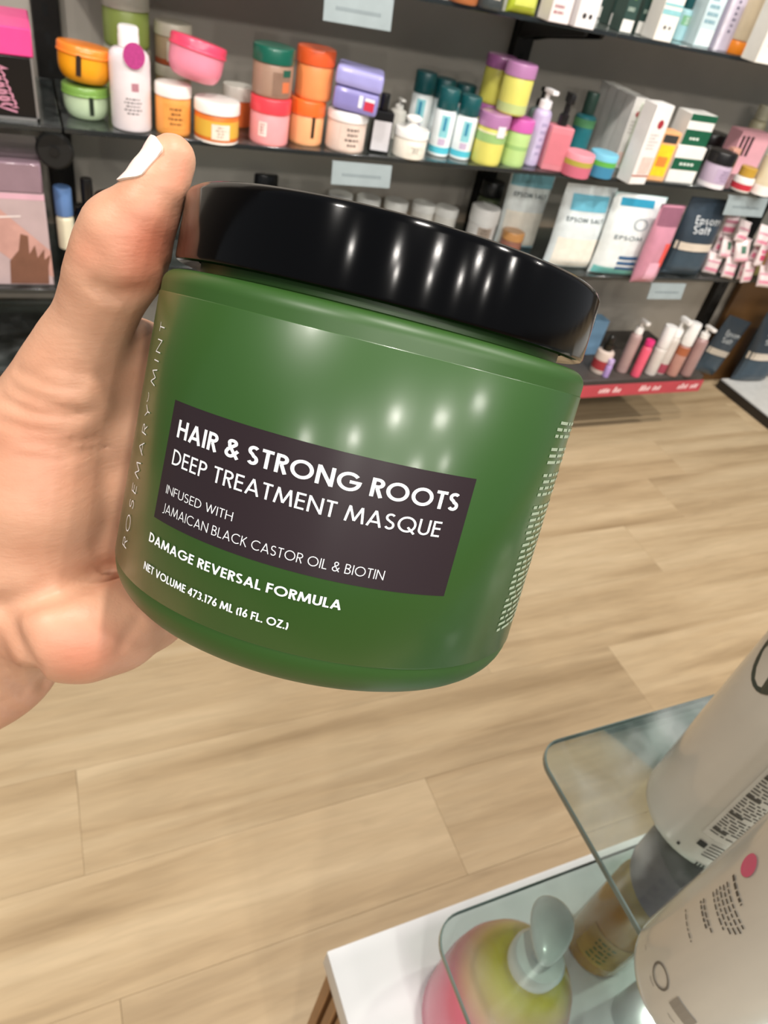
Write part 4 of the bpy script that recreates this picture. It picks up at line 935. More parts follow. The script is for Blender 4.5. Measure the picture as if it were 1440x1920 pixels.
carton('stick_carton', 'slim peach carton standing in front of the pink one', 1357, 341, 1384, 280, 20, ZM, '#d6a08c', 0.02, yaw=5)
bottle('gold_cap_bottle', 'small white bottle with a red label and gold cap', 'bottle', 1384, 360, 1404, 316, 42, ZM, '#f0ece6', '#c39a3a', 'wide', 0.62, capw=0.8, lines=None, bands=(('#c22f3e', 0.15, 0.55),))
bottle('cream_bottle', 'cream bottle with pale base at the right edge of the middle shelf', 'bottle', 1420, 366, 1450, 270, 44, ZM, '#e3d6b8', '#cbbd98', 'cap', 0.8, lines=None, bands=(('#f2efe9', 0.0, 0.25),))
bottle('clear_gold_bottle', 'pale olive bottle at the back beyond the pink carton', 'bottle', 1385, 300, 1412, 190, 34, ZM, '#b5ad90', '#cfc9b0', 'wide', 0.75, capw=0.8, lines=None, c=np.array([*aty(1408, 262, 1.81)[:2], ZM]))
bottle('white_tall_bottle', 'white bottle with faint drawing at the back of the right edge', 'bottle', 1425, 318, 1450, 205, 44, ZM, '#dcd7c8', '#e6e2d6', 'wide', 0.78, capw=0.7, lab=('#e6e1d2', 0.6, 0.2, 0.8), lines='#8a8478')

# ------------------------------------------------------------------ upper shelf (only the feet of things in view)
def up(bx, by, wpx): P = at(bx, by, ZU); return P, wpx * depth(P) / FPX
for nm, lb, bx, by, wpx, bc, lc in (('amber_jar', 'amber jar with dark lid at the left of the upper shelf', 866, 8, 60, '#a8653a', '#2a201a'), ('dark_grey_jar', 'dark slate jar left of the yellow green pack', 914, 18, 58, '#3b4142', '#1e1f20')):
    P, W = up(bx, by, wpx); c_, q_ = base_at(bx, by, ZU, W / 2)
    pot(nm, lb, 'jar', bx, 0, 0, 0, 0, ZU, bc, lc, 0.3, dims=(c_, W / 2, 0.09), lab=(bc, 0.6), lines='#c8bfb0')
P, W = up(983, 30, 66)
pouch('yellow_green_pack', 'yellow green patterned pack on the upper shelf', (P[0], P[1] + 0.02, ZU), W, 0.14, 0.03, '#b9c83a', zones=(('leaf_print', -0.7, 0.7, 0.1, 0.6, '#d6dd6a'),))
def upc(nm, lb, bx, by, wpx, col_, h_, marks=(), dep=0.045, yaw=0, group=None):
    P, W = up(bx, by, wpx); carton(nm, lb, bx, by, 0, 0, 0, ZU, col_, dep, yaw, c=None, w_=W, h_=h_, marks=marks, group=group)
upc('white_face_carton', 'white carton with rows of dark marks, left one on the upper shelf', 1046, 44, 46, '#e6dedd', 0.13, (('text', '#4a4446', 0.15, 0.85, 0.3, 0.7, 4), ('text', '#a5686e', 0.15, 0.85, 0.1, 0.25, 2)), group='white marked cartons')
upc('white_face_carton', 'white carton with two round black marks beside the dark green boxes', 1094, 54, 46, '#ebe7e8', 0.13, (('o', '#3a3638', 0.36, 0.16, 0.10), ('o', '#3a3638', 0.66, 0.16, 0.09), ('text', '#b0a8ac', 0.2, 0.8, 0.4, 0.8, 5)), group='white marked cartons')
for i, (bx, by, lb) in enumerate(((1130, 36, 'leftmost of the four dark green leaf cartons'), (1150, 50, 'second dark green leaf carton from the left'), (1171, 62, 'third dark green leaf carton from the left'), (1202, 66, 'rightmost dark green leaf carton beside the white and teal one'))):
    upc('dark_green_carton', lb, bx, by, 28 if i < 3 else 34, '#2f4842', 0.15, (('rect', '#eceae4', 0.03, 0.97, 0.01, 0.16), ('rect', '#6f9a4a', 0.4, 0.6, 0.4, 0.7), ('text', '#9fb0a4', 0.15, 0.85, 0.24, 0.34, 1)), dep=0.04, group='dark green leaf cartons')
upc('teal_stripe_carton', 'white carton with a drop and pale teal stripes on the upper shelf', 1240, 78, 44, '#ece9e2', 0.16, (('rect', '#8fc6cc', 0.02, 0.98, 0.30, 0.36), ('rect', '#8fc6cc', 0.02, 0.98, 0.40, 0.43), ('o', '#7f98b0', 0.55, 0.56, 0.12), ('o', '#4b4a4c', 0.4, 0.16, 0.07), ('o', '#4b4a4c', 0.66, 0.16, 0.06)))
P = at(1276, 78, ZU)
bottle('aqua_bottle', 'aqua bottle with a dark teal cap on the upper shelf', 'bottle', 1276, 78, 0, 0, 0, ZU, '#a9d6dd', '#0f4c50', 'wide', 0.62, capw=0.7, dims=((P[0], P[1] + 0.02, ZU), 0.019, 0.10), lab=('#7fb98f', 0.8, 0.5, 0.8), lines='#e8f2f0')
upc('aqua_carton', 'pale aqua carton beside the teal capped bottle', 1313, 88, 40, '#cfe3e8', 0.17, (('rect', '#eef3f4', 0.1, 0.95, 0.02, 0.2), ('text', '#7ea9b8', 0.15, 0.85, 0.25, 0.75, 6)))
upc('lilac_carton', 'lilac grey carton with vertical lettering on the upper shelf', 1352, 96, 44, '#c9c0d2', 0.17, (('text', '#5a5470', 0.4, 0.62, 0.2, 0.8, 9), ('rect', '#dcd6e2', 0.0, 0.2, 0.0, 1.0)))
P = at(1385, 104, ZU)
bottle('orange_cap_tube', 'beige tube standing on a bright orange cap', 'tube', 1385, 106, 0, 0, 0, ZU, '#f08a1c', '#d3c3a6', 'wide', 0.16, capw=0.98, neck=0.9, dims=((P[0], P[1] + 0.02, ZU), 0.0215, 0.17), lines=None)
upc('white_upright_carton', 'white carton with black ring mark at the right of the upper shelf', 1428, 120, 40, '#e9e6df', 0.17, (('o', '#4a4a4a', 0.5, 0.22, 0.12), ('o', '#e9e6df', 0.5, 0.22, 0.09), ('text', '#8a8680', 0.2, 0.8, 0.3, 0.8, 6)))

# ------------------------------------------------------------------ lower shelf
pot('black_lid_tub', 'tub with a broad black lid showing above the jar lid', 'tub', 490, 392, 490, 328, 64, ZL, '#2b2a2b', '#0c0c0d', 0.5, lines=None)
spots_ = [(612, 452, 'far left'), (660, 462, 'second'), (710, 468, 'third'), (760, 474, 'fourth'), (810, 478, 'fifth'), (640, 414, 'rear left'), (692, 420, 'rear second'), (744, 426, 'rear third'), (795, 430, 'rear fourth'), (838, 438, 'rear right')]
lbs = ['white lidded tub at the left front of the pile behind the black lid', 'second white lidded tub from the left in the front row behind the lid', 'third white lidded tub from the left in the front row behind the lid', 'fourth white lidded tub from the left in the front row behind the lid', 'white lidded tub next to the one with a printed side', 'leftmost white lidded tub of the rear row', 'second white lidded tub of the rear row', 'third white lidded tub of the rear row', 'fourth white lidded tub of the rear row', 'white lidded tub at the right of the rear row before the green jar']
for (bx, by, _), lb in zip(spots_, lbs):
    P = at(bx, by, ZL); pot('white_tub', lb, 'tub', bx, 0, 0, 0, 0, ZL, '#e6e2da', '#f3f1ec', 0.35, dims=((P[0], P[1] + 0.03, ZL), 0.033, 0.062), lines=None, group='white lidded tubs on the lower shelf')
pot('printed_white_tub', 'white tub with a printed brown picture beside the wooden lid jar', 'tub', 893, 462, 907, 394, 60, ZL, '#ece8e4', '#f5f3f0', 0.42, lab=('#b7a596', 0.5, 0.2, 0.9), lines='#5a4638', yaw=-15)
pot('wooden_lid_jar', 'small jar with a tan wooden lid in front of the salt bags', 'jar', 950, 480, 966, 440, 46, ZL, '#8a5a4a', '#c08a52', 0.36, lines=None)
P = at(850, 405, ZL)
bottle('green_jar', 'dark green jar with a black cap behind the printed tub', 'jar', 0, 0, 0, 0, 0, ZL, '#5b6448', '#111111', 'wide', 0.72, capw=0.95, neck=0.85, dims=((P[0] + 0.035, 1.785, ZL), 0.034, 0.14), lab=('#cfcabc', 0.4, 0.1, 0.9), lines=None, yaw=-40)
def bagpos(bx, by, wpx, tx, ty, T):
    P = at(bx, by, ZL); return (P[0], P[1] + T / 2, ZL), wpx * depth(P) / FPX, topz(P, tx, ty) - ZL
c_, W, Hh = bagpos(985, 490, 88, 1020, 340, 0.05)
pouch('bath_salt_bag', 'clear salt bag with teal top, leftmost and partly behind', (c_[0] + 0.015, c_[1] + 0.075, ZL), W, min(Hh, 0.215), 0.05, '#dfe6e6', zones=(('window', -0.9, 0.9, 0.04, 0.5, '#ece8dc'), ('teal_band', -0.95, 0.95, 0.8, 0.97, '#7fb6c4'), ('foot_band', -0.9, 0.9, 0.0, 0.05, '#9cc6d8')), seal='#cfe0e4', prints=(('EPSOM SALT', 0.011, 0.16, -0.75, 0.68, '#5c6a70', W * 0.75),), group='bath salt bags', yaw=-8)
c_, W, Hh = bagpos(1067, 508, 104, 1108, 350, 0.05)
pouch('bath_salt_bag', 'clear salt bag with bright blue window, middle of the three', (c_[0], c_[1], ZL), W, min(Hh, 0.222), 0.055, '#dde6e8', zones=(('window', -0.85, 0.85, 0.05, 0.4, '#efe9dc'), ('blue_band', -0.7, 0.75, 0.72, 0.9, '#6fbcd4')), seal='#dfe8ea', prints=(('EPSOM SALT', 0.011, 0.16, -0.75, 0.60, '#5c6a70', W * 0.75),), group='bath salt bags', yaw=-5)
c_, W, Hh = bagpos(1155, 520, 108, 1205, 368, 0.05)
pouch('bath_salt_bag', 'white salt bag with aqua corners and navy stripes, right of the three', (c_[0], c_[1], ZL), W, min(Hh, 0.222), 0.055, '#e6ecec', zones=(('blue_band', -0.75, 0.55, 0.86, 0.95, '#2f96b8'), ('aqua_corner', -0.95, 0.9, 0.02, 0.12, '#7fd3d2'), ('navy_stripe', -0.2, 0.6, 0.10, 0.14, '#2b5a86'), ('navy_stripe', -0.2, 0.6, 0.17, 0.21, '#2b5a86'), ('navy_stripe', -0.2, 0.6, 0.24, 0.28, '#2b5a86')), seal='#bfe0e2', prints=(('EPSOM', 0.011, 0.14, -0.65, 0.48, '#66747a', W * 0.55), ('O', 0.030, 0.1, -0.05, 0.6, '#9aa6ac', W * 0.27)), group='bath salt bags', yaw=-6)
c_, W, Hh = bagpos(1208, 536, 56, 1262, 372, 0.04)
pouch('pink_salt_bag', 'slim pink salt bag with a red patch leaning between salt bags', (c_[0] + 0.006, c_[1] + 0.004, ZL), W, min(Hh, 0.21), 0.045, '#cb8ca0', zones=(('dull_top', -0.9, 0.9, 0.75, 0.97, '#8f5d70'), ('red_patch', 0.25, 0.85, 0.25, 0.55, '#e8574f'), ('pale_patch', -0.5, 0.4, 0.08, 0.3, '#e6aec2')), seal='#7a5062')
NAVY = '#2f3c48'
c_, W, Hh = bagpos(1275, 520, 92, 1330, 362, 0.05)
def navy(lb, c_, W, Hh, T, yaw=0, tilt=(0, 0)):
    pouch('navy_salt_bag', lb, c_, W, Hh, T, NAVY, zones=(('cream_band', -0.97, 0.97, 0.36, 0.46, '#d9cdbd'), ('foot_zone', -0.95, 0.95, 0.02, 0.34, '#3b4c59')), seal='#28343f', prints=(('Epsom', 0.021, 0.13, -0.55, 0.70, '#d5dadd', W * 0.62), ('Salt', 0.021, 0.13, -0.55, 0.585, '#d5dadd', W * 0.42)), group='navy epsom salt bags', yaw=yaw, tilt=tilt, rough=0.4)
navy('navy bag lettered Epsom Salt on the lower glass shelf', (c_[0] + 0.012, c_[1], ZL), W, min(Hh, 0.215), 0.06, -4)
# pile of wrapped sachets
rr = random.Random(21); P0 = at(1345, 525, ZL); P1 = at(1405, 540, ZL); k = 0
slab_ = ['at the lower left of the pile beside the navy bag', 'near the foot of the pile, second from the left', 'in the middle of the foot of the pile', 'at the foot of the pile, hanging over the shelf edge', 'on the second layer at the left, with green leaf print', 'on the second layer with green leaf print, second from left', 'on the second layer with broad red stripes', 'on the second layer at the right end', 'on top of the pile at the left', 'on top of the pile in the middle', 'topmost of the pile at the right, tilted steeply']
lay = [(0, 0, 0), (1, 0, 0), (2, 0, 0), (3, 0, 0), (0.3, 1, 1), (1.2, 1, 1), (2.1, 1, 2), (3.0, 1, 2), (0.6, 2, 0), (1.7, 2, 0), (2.8, 2, 2)]
for (ix, iz, kind), lb in zip(lay, slab_):
    P = P0 + (P1 - P0) * (ix / 1.75 - 0.1)
    zn = [('pink_stripe', -0.9, 0.9, 0.15, 0.3, '#cc7f92'), ('pink_stripe', -0.9, 0.9, 0.55, 0.65, '#c48a98')]
    if kind == 1: zn = [('leaf_print', -0.3, 0.35, 0.4, 0.75, '#3f6b56'), ('pink_stripe', -0.9, 0.9, 0.05, 0.2, '#d9a0ac')]
    if kind == 2: zn = [('red_stripe', -0.8, 0.8, 0.3, 0.55, '#c2486a'), ('red_stripe', -0.8, 0.8, 0.62, 0.78, '#cf6a86')]
    pouch('wrapped_sachet', 'white and pink wrapped sachet ' + lb, (P[0] + 0.01 * iz, P[1] + 0.03 + 0.004 * iz, ZL + 0.004 + iz * 0.050), 0.048, 0.060, 0.020, '#ddcccb', zones=zn, seal='#efe4e4', group='wrapped sachets in a pile', yaw=rr.uniform(-25, 20), tilt=(rr.uniform(-22, -6), rr.uniform(-10, 12)))
for q_ in range(9):                                      # the rear of the pile, filling it out
    P = P0 + (P1 - P0) * ((q_ % 4) / 1.75 + 0.1)
    pouch('wrapped_sachet', 'wrapped sachet at the rear of the pile, %s row, %s from the left' % (('bottom', 'middle', 'top')[q_ // 4], ('first', 'second', 'third', 'fourth')[q_ % 4]), (P[0] + 0.006 * (q_ // 4), P[1] + 0.062 + 0.004 * (q_ // 4), ZL + 0.004 + (q_ // 4) * 0.052), 0.050, 0.062, 0.022, '#e0cbcd', zones=[('pink_stripe', -0.9, 0.9, 0.2, 0.42, '#cf6f8a'), ('pink_stripe', -0.9, 0.9, 0.6, 0.72, '#c98095')], seal='#efe4e4', group='wrapped sachets in a pile', yaw=rr.uniform(-25, 20), tilt=(rr.uniform(-14, -4), rr.uniform(-10, 12)))
P = at(1430, 530, ZL)
pouch('kraft_pack', 'brown kraft pack with green print right of the sachets', (P[0] + 0.03, P[1] + 0.05, ZL), 0.09, 0.16, 0.04, '#b98a5a', zones=(('green_print', -0.6, 0.2, 0.5, 0.75, '#4f7a4a'), ('white_print', -0.5, 0.6, 0.3, 0.45, '#e6dccb'), ('olive_foot', -0.9, 0.9, 0.03, 0.25, '#a9a56a')))

# ------------------------------------------------------------------ base deck by the red strip
def low(bx, by, wpx, tx, ty): return dict(bx=bx, by=by, wpx=wpx, tx=tx, ty=ty, z=ZB)
bottle('dropper_bottle', 'cream bottle with red label and black dropper at the base deck', 'bottle', body='#d8c6bb', capc='#16140f', top='dropper', hf=0.6, capw=0.55, lines=None, bands=(('#a83b40', 0.2, 0.6),), **low(1118, 702, 36, 1142, 632))
bottle('violet_tube', 'short violet tube beside the dropper bottle', 'tube', body='#b79ad6', capc='#c9b2e2', top='wide', hf=0.7, capw=0.9, lines=None, **low(1133, 708, 14, 1144, 676))
bottle('rose_spray_bottle', 'dusty rose spray bottle with white nozzle, leftmost on the base deck', 'bottle', body='#b09390', capc='#efeae6', top='pump', hf=0.74, capw=0.7, neck=0.6, lines=None, group='rose spray bottles', **low(1162, 700, 24, 1206, 602))
bottle('coral_tube', 'bright coral pink tube between the rose spray bottles', 'tube', body='#f0607c', capc='#e2307a', top='wide', hf=0.85, capw=0.9, lines=None, **low(1188, 708, 20, 1216, 640))
bottle('white_cap_bottle', 'pale bottle with a tall white cap, left of three on the base deck', 'bottle', body='#d6cfc8', capc='#f3f1ef', top='wide', hf=0.58, capw=0.95, neck=0.8, lines=None, group='white capped bottles on the base deck', **low(1215, 704, 26, 1248, 612))
bottle('white_cap_bottle', 'pale bottle with a wine red foot and white pump, middle of three', 'bottle', body='#cfc6bf', capc='#f1efed', top='pump', hf=0.66, capw=0.8, neck=0.7, lines=None, bands=(('#a8485a', 0.05, 0.3),), group='white capped bottles on the base deck', **low(1232, 702, 24, 1268, 592))
bottle('white_cap_bottle', 'salmon bottle with a tall white cap, right of three', 'bottle', body='#b98a7e', capc='#f3f1ef', top='wide', hf=0.60, capw=0.95, neck=0.8, lines=None, bands=(('#a8603f', 0.7, 0.95),), group='white capped bottles on the base deck', **low(1255, 706, 26, 1294, 606))
bottle('rose_spray_bottle', 'dusty rose spray bottle with white nozzle, at the right end of the deck', 'bottle', body='#a3827f', capc='#f0ece8', top='pump', hf=0.76, capw=0.7, neck=0.6, lines=None, group='rose spray bottles', **low(1281, 706, 26, 1322, 612))
carton('blue_carton', 'light blue carton behind the dropper bottle', 1120, 680, 1128, 610, 34, ZB, '#7fa6c6', 0.05, off=0.05)
P = at(275, 668, ZB)
carton('white_low_carton', 'white carton on the base deck glimpsed between thumb and jar', 272, 676, 274, 640, 40, ZB, '#eceae8', 0.06)
# navy bags on the white plinth
P = at(1405, 714, zb)
navy('navy Epsom Salt bag standing upright on the white plinth', (P[0] - 0.005, P[1] + 0.01, zb), 0.19, 0.30, 0.075, -4)
P = aty(1362, 655, 1.74)
navy('navy salt bag leaning behind the upright one at the plinth', (P[0] + 0.005, 1.795, zb + 0.03), 0.15, 0.24, 0.04, 2, (0, 14))
# ------------------------------------------------------------------ display table with glass tiers, lower right
ZT, Z1, Z2 = CAMZ - 0.72, CAMZ - 0.475, CAMZ - 0.38
A = at(613, 1784, ZT); tx0, ty1 = A[0], A[1]; TW, TD = 0.95, 0.62
t = thing('display_table', 'white topped display table with ribbed wooden sides', 'table', (tx0 + TW / 2, ty1 - TD / 2, 0))
obj('table_top', rbox(TW, TD, 0.03, 0.0015, 2, c=(0, 0, ZT - 0.03)), mat('#e3e5e6', 0.3, 0.02, 12), t)
sd_ = obj('cabinet', rbox(TW - 0.03, TD - 0.03, ZT - 0.031, 0.002, 1), mat('#5d3f25', 0.6), t)
wood = mat('#a47a4f', 0.55, 0.14, 14); sm_ = None
def slat(x, y, rz):
    global sm_
    if sm_ is None: o = obj('slat', rbox(0.011, 0.012, ZT - 0.034, 0.001, 1), wood, sd_); sm_ = o.data
    else: o = bpy.data.objects.new('slat', sm_); COL.objects.link(o); o.parent = sd_
    o.location = (x, y, 0.001); o.rotation_euler = (0, 0, rz)
n = int((TD - 0.02) / 0.0165)
for i in range(n): slat(-TW / 2 + 0.009, -TD / 2 + 0.012 + i * 0.0165, math.pi / 2)
for i in range(int((TW - 0.02) / 0.0165)): slat(-TW / 2 + 0.012 + i * 0.0165, TD / 2 - 0.009, 0)
def rounded_sheet(x0, y1, W, D, r, th):
    pts = []
    for cx, cy, a0 in ((W - r, -r, 0), (r, -r, 90), (r, -D + r, 180), (W - r, -D + r, 270)):
        for i in range(9): a_ = math.radians(a0 + 90 * i / 8); pts.append((cx + r * math.cos(a_), cy + r * math.sin(a_)))
    return pts
def tier(nm_label, px, py, z, W, D, r, gl, th=0.005):
    A = at(px, py, z); pts = rounded_sheet(0, 0, W, D, r, th); n = len(pts)
    t = thing('glass_tier', nm_label, 'shelf', (A[0], A[1], z))
    i_ = 0.0008                                          # slight chamfer between faces and ground edge
    cx, cy = W / 2, -D / 2
    ins = [(p[0] + (cx - p[0]) / W * i_ * 2, p[1] + (cy - p[1]) / D * i_ * 2) for p in pts]
    vs = [(x, y, 0) for x, y in ins] + [(x, y, -th) for x, y in ins]
    obj('pane', (vs, [tuple(range(n)), tuple(range(2 * n - 1, n - 1, -1))]), gl, t, smooth=False)
    vs = [(x, y, 0) for x, y in ins] + [(x, y, -0.0006) for x, y in pts] + [(x, y, -th + 0.0006) for x, y in pts] + [(x, y, -th) for x, y in ins]
    fs = [(k * n + a_, (k + 1) * n + a_, (k + 1) * n + (a_ + 1) % n, k * n + (a_ + 1) % n) for k in range(3) for a_ in range(n)]
    obj('ground_edge', (vs, fs), mat('#5f706c', 0.25, coat=0.4), t)
    return t, A
g1, A1 = tier('lower clear glass tier over the table, above the pink and yellow bottle', 806, 1728, Z1, 0.8, 0.46, 0.02, glassy('#eef4f2', 0.0, 0.05, dust_glare=0.05))
g2, A2 = tier('upper smeared glass tier carrying the white bottles', 1002, 1397, Z2, 0.7, 0.50, 0.018, glassy('#edf2ee', 0.0, 0.08, dust_glare=0.11))  # pale smears on this pane also paint in a whitish glare
chrome = mat('#b9bcbd', 0.2, metal=1.0)
for x, y, z0, z1, lb in ((A1[0] + 0.30, ty1 - 0.06, ZT, Z1 - 0.0052, 'rear left'), (A1[0] + 0.70, ty1 - 0.06, ZT, Z1 - 0.0052, 'rear right'), (A1[0] + 0.30, ty1 - 0.46, ZT, Z1 - 0.0052, 'front left'), (A1[0] + 0.70, ty1 - 0.46, ZT, Z1 - 0.0052, 'front right')):
    o = obj('tier_post', closed([(0.009, 0), (0.009, 0.004), (0.006, 0.006), (0.006, z1 - z0 - 0.006), (0.009, z1 - z0 - 0.004), (0.009, z1 - z0)], 20), chrome, g1); o.location = Vector((x, y, z0)) - Vector(g1.location)
for x, y in ((A2[0] + 0.30, A2[1] - 0.05), (A2[0] + 0.6, A2[1] - 0.05), (A2[0] + 0.30, A2[1] - 0.42), (A2[0] + 0.6, A2[1] - 0.42)):
    h_ = Z2 - 0.0052 - Z1 - 0.0002
    o = obj('tier_post', closed([(0.009, 0), (0.009, 0.004), (0.006, 0.006), (0.006, h_ - 0.006), (0.009, h_ - 0.004), (0.009, h_)], 20), chrome, g2); o.location = Vector((x, y, Z1 + 0.0002)) - Vector(g2.location)
# white bottles on the upper tier
def tall_bottle(lb, cx, cy, r, H, yaw, extra):
    t = thing('shampoo_bottle', lb, 'bottle', (cx, cy, Z2 + 0.0003), (0, 0, math.radians(yaw)), 'white bottles on the glass tier')
    bo = obj('body', closed([(r * 0.84, 0), (r * 0.93, 0.0016), (r * 0.985, 0.005), (r, 0.010), (r, H * 0.8), (r * 0.97, H * 0.84), (r * 0.8, H * 0.89), (r * 0.42, H * 0.92), (r * 0.42, H * 0.94)], 56), mat('#c6c2b7', 0.22, 0.03, coat=0.5), t)
    obj('cap', closed([(r * 0.5, H * 0.93), (r * 0.5, H * 0.995), (r * 0.45, H)], 32), mat('#d8d3c6', 0.3), t)
    extra(t, bo, r, H); return t
def oval_patch(nm, colr, bo, r, a0, z, wa, hz, n=28):
    vs = [((r + 0.0005) * math.sin(rad(a0 + wa * math.cos(q))), -(r + 0.0005) * math.cos(rad(a0 + wa * math.cos(q))), z + hz * math.sin(q)) for q in np.linspace(0, 2 * math.pi, n, endpoint=False)]
    return obj(nm, (vs, [tuple(range(n))]), mat(colr, 0.4), bo, smooth=False)
def ex1(t, bo, r, H):
    o = obj('back_label', cpatch(r + 0.0003, rad(-64), rad(15), 0.033, 0.150, 20), mat('#cbc7bc', 0.4), bo)
    rr = random.Random(2); b = []
    for k in range(44):
        z = 0.146 - k * 0.0025; a0 = rad(-61)
        if z < 0.036: break
        if k % 7 == 0:
            b.append((a0, a0 + 0.2, z, z + 0.0022)); continue
        while a0 < rad(10):
            l = rr.uniform(0.04, 0.14); b.append((a0, min(a0 + l, rad(10)), z, z + 0.0010)); a0 += l + 0.03
    obj('print', cbars(r + 0.0006, b), mat('#4d4841', 0.5), o, smooth=False)
    b = [(rad(-72), rad(-69.5), .0112, .0136), (rad(-61), rad(-54), .0225, .0275)] + [(rad(-50 + 3 * i), rad(-48.5 + 3 * i), .004, .009) for i in range(4)] + [(rad(-33), rad(-20), .005, .009)]
    b += [(rad(-52), rad(5), .0285 - 0.003 * i, .0293 - 0.003 * i) for i in range(5)]
    obj('symbols', cbars(r + 0.0005, b), mat('#2c2925', 0.5), bo, smooth=False)
    oval_patch('dark_oval', '#3d443c', bo, r, -112, 0.150, 22, 0.022)
def ex2(t, bo, r, H):
    b = []; rr = random.Random(6)
    for z, a0, a1, th in ((.1065, -127, -108, .0017), (.1015, -126, -97, .001), (.0985, -126, -96, .001), (.0955, -127, -97, .001), (.0925, -127, -99, .001), (.0895, -127, -103, .001), (.0810, -128, -106, .001), (.0782, -128, -110, .0013), (.0640, -131, -109, .0008)):
        x = rad(a0)
        while x < rad(a1):
            l = rr.uniform(0.03, 0.08); b.append((x, min(x + l, rad(a1)), z, z + th)); x += l + 0.02
    obj('print', cbars(r + 0.0004, b), mat('#4a453f', 0.5), bo, smooth=False)
    oval_patch('pink_dot', '#d2567c', bo, r, -125, 0.1195, 6.5, 0.0062)
    ring = [(math.cos(2 * math.pi * k / 20), math.sin(2 * math.pi * k / 20)) for k in range(21)]
    v, f = ribbon([(0.15 * x, 0.17 * y) for x, y in ring], 0.03, 0.2)
    obj('ring_symbol', ([((r + 0.0004) * math.sin(p[0] + rad(-104)), -(r + 0.0004) * math.cos(p[0] + rad(-104)), 0.030 + p[1] * r) for p in v], f), mat('#6b655c', 0.5), bo, smooth=False)
    obj('foot_print', cbars(r + 0.0004, [(rad(-88), rad(-70), 0.027, 0.036), (rad(-130), rad(-30), 0.0205, 0.021)]), mat('#8d867b', 0.5), bo, smooth=False)
def circ(pts, z):
    q = [at(x, y, z)[:2] for x, y in pts]; (x1, y1), (x2, y2), (x3, y3) = q
    a_ = np.array([[x2 - x1, y2 - y1], [x3 - x1, y3 - y1]]); b_ = 0.5 * np.array([x2 * x2 - x1 * x1 + y2 * y2 - y1 * y1, x3 * x3 - x1 * x1 + y3 * y3 - y1 * y1])
    c = np.linalg.solve(a_, b_); return c, float(np.linalg.norm(c - q[0]))
B1, rB = (0.322, 0.095), 0.0355
tall_bottle('white shampoo bottle with small black print, farther one on the glass tier', B1[0], B1[1], rB, 0.20, 0, ex1)
B2 = (0.257, 0.022)
tall_bottle('white bottle with a pink dot, nearer one on the glass tier', B2[0], B2[1], 0.0355, 0.20, 0, ex2)
# things under the glass
def purple(lb, cx, cy, r, z0, H):
    t = thing('purple_jar', lb, 'jar', (cx, cy, z0 + 0.0003), group='purple grey jars under the glass')
    obj('body', closed([(r * 0.86, 0), (r * 0.95, H * 0.04), (r * 0.97, H * 0.55), (r * 0.9, H * 0.62)], 36), mat('#55485a', 0.35), t)
    obj('lid', closed([(r * 0.94, H * 0.6), (r, H * 0.63), (r, H * 0.92), (r * 0.96, H * 0.985), (r * 0.85, H)], 36), mat('#372a3d', 0.65, 0.25, 60), t)
HJ = Z2 - 0.0052 - Z1 - 0.006
purple('purple grey jar below the farther white bottle', 0.352, 0.080, 0.040, Z1, HJ)
purple('purple grey jar below the nearer white bottle', 0.262, -0.024, 0.031, Z1, HJ)
# pink and yellow bottle with a paddle pump, standing on the table
c0 = at(930, 1880, CAMZ - 0.66); cx, cy = c0[0], c0[1]
t = thing('squeeze_bottle', 'round bottle fading from yellow to pink with a white paddle pump', 'bottle', (cx, cy, ZT + 0.0003), (0, 0, math.radians(60)))
R_ = 0.053
def fade():
    m = bpy.data.materials.new('yellow_pink_fade'); m.use_nodes = True; nt = m.node_tree; b = nt.nodes['Principled BSDF']
    tc = nt.nodes.new('ShaderNodeTexCoord'); sp = nt.nodes.new('ShaderNodeSeparateXYZ'); nt.links.new(tc.outputs['Object'], sp.inputs[0])
    mr = nt.nodes.new('ShaderNodeMapRange'); mr.inputs[1].default_value = 0.097; mr.inputs[2].default_value = 0.162; nt.links.new(sp.outputs['Z'], mr.inputs[0])
    r = nt.nodes.new('ShaderNodeValToRGB'); e = r.color_ramp.elements; e[0].position = 0.1; e[0].color = (*lin('#dd6f88'), 1); e[1].position = 0.75; e[1].color = (*lin('#cdbd10'), 1)
    q = e.new(0.42); q.color = (*lin('#d9a77a'), 1)
    nt.links.new(mr.outputs[0], r.inputs[0]); nt.links.new(r.outputs[0], b.inputs['Base Color']); b.inputs['Roughness'].default_value = 0.25
    return m
bo = obj('body', closed([(R_ * 0.80, 0), (R_ * 0.93, 0.004), (R_ * 0.99, 0.014), (R_, 0.05), (R_ * 0.985, 0.075), (R_ * 0.93, 0.098), (R_ * 0.82, 0.118), (R_ * 0.66, 0.134), (R_ * 0.48, 0.146), (R_ * 0.36, 0.152), (R_ * 0.34, 0.158)], 48), fade(), t)
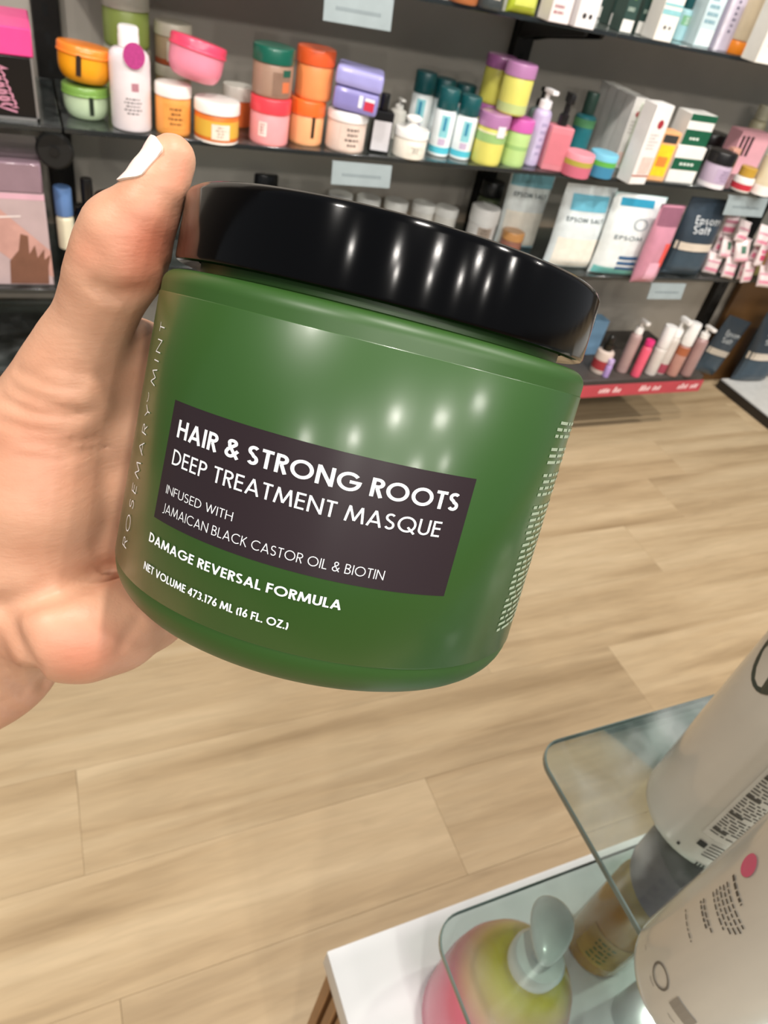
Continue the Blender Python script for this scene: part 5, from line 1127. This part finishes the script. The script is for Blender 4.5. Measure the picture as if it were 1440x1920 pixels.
obj('fruit_print', merge([cpatch(R_ * 1.002, a_, a_ + 0.28, 0.03 + 0.02 * (i % 2), 0.055 + 0.02 * (i % 2), 4) for i, a_ in enumerate((-0.7, -0.3, 0.1, 0.5, 0.9))]), mat('#b04a66', 0.5), bo)
wp = mat('#e9ebea', 0.25, coat=0.4)
obj('collar', closed([(R_ * 0.37, 0.156), (R_ * 0.38, 0.168), (R_ * 0.33, 0.172)], 32), wp, t)
obj('stem', closed([(0.006, 0.171), (0.006, 0.183)], 16), wp, t)
bm = bmesh.new(); bmesh.ops.create_uvsphere(bm, u_segments=24, v_segments=14, radius=1)
for v in bm.verts:
    x, y, z = v.co; k = 0.5 + 0.5 * (x + 1) / 2 if x < 0.2 else 0.8
    v.co = Vector((0.014 + x * 0.026, y * 0.0185 * (0.55 + 0.45 * (x + 1) / 2) * 1.1, 0.186 + z * 0.0055 - 0.004 * max(0, x) ** 2))
pdl = obj('paddle', bm, wp, t); pdl.rotation_euler = (0, 0, math.radians(-15))
# yellow bottle and small white flip cap bottle on the table
P = at(1078, 1806, ZT); d_ = np.array([P[0], P[1]]); d_ /= np.linalg.norm(d_)
c_ = (P[0] + d_[0] * 0.030, P[1] + d_[1] * 0.030, ZT)
bottle('honey_bottle', 'honey yellow bottle with green leaf print under the glass', 'bottle', 7, 0, 0, 0, 0, ZT, '#b98c1e', '#c29a36', 'wide', 0.86, capw=0.6, dims=(c_, 0.030, 0.165), rough=0.2, lab=('#c2a24a', 0.7, 0.15, 0.5), lines='#6f7a34', yaw=-60)
P = at(1150, 1890, ZT)
bottle('flip_cap_bottle', 'small clear bottle with a white disc cap beside the honey bottle', 'bottle', 8, 0, 0, 0, 0, ZT, '#b5bbb8', '#b9bfbd', 'wide', 0.86, capw=0.55, dims=((P[0] + 0.012, P[1] - 0.012, ZT), 0.020, 0.12), lines=None)
P = at(1160, 1915, ZT)
carton('aqua_box', 'pale aqua carton at the bottom edge under the glass', 1150, 1925, 0, 0, 0, ZT, '#8fc3cf', 0.05, c=np.array([P[0] + 0.02, P[1] - 0.045, ZT]), w_=0.06, h_=0.03)
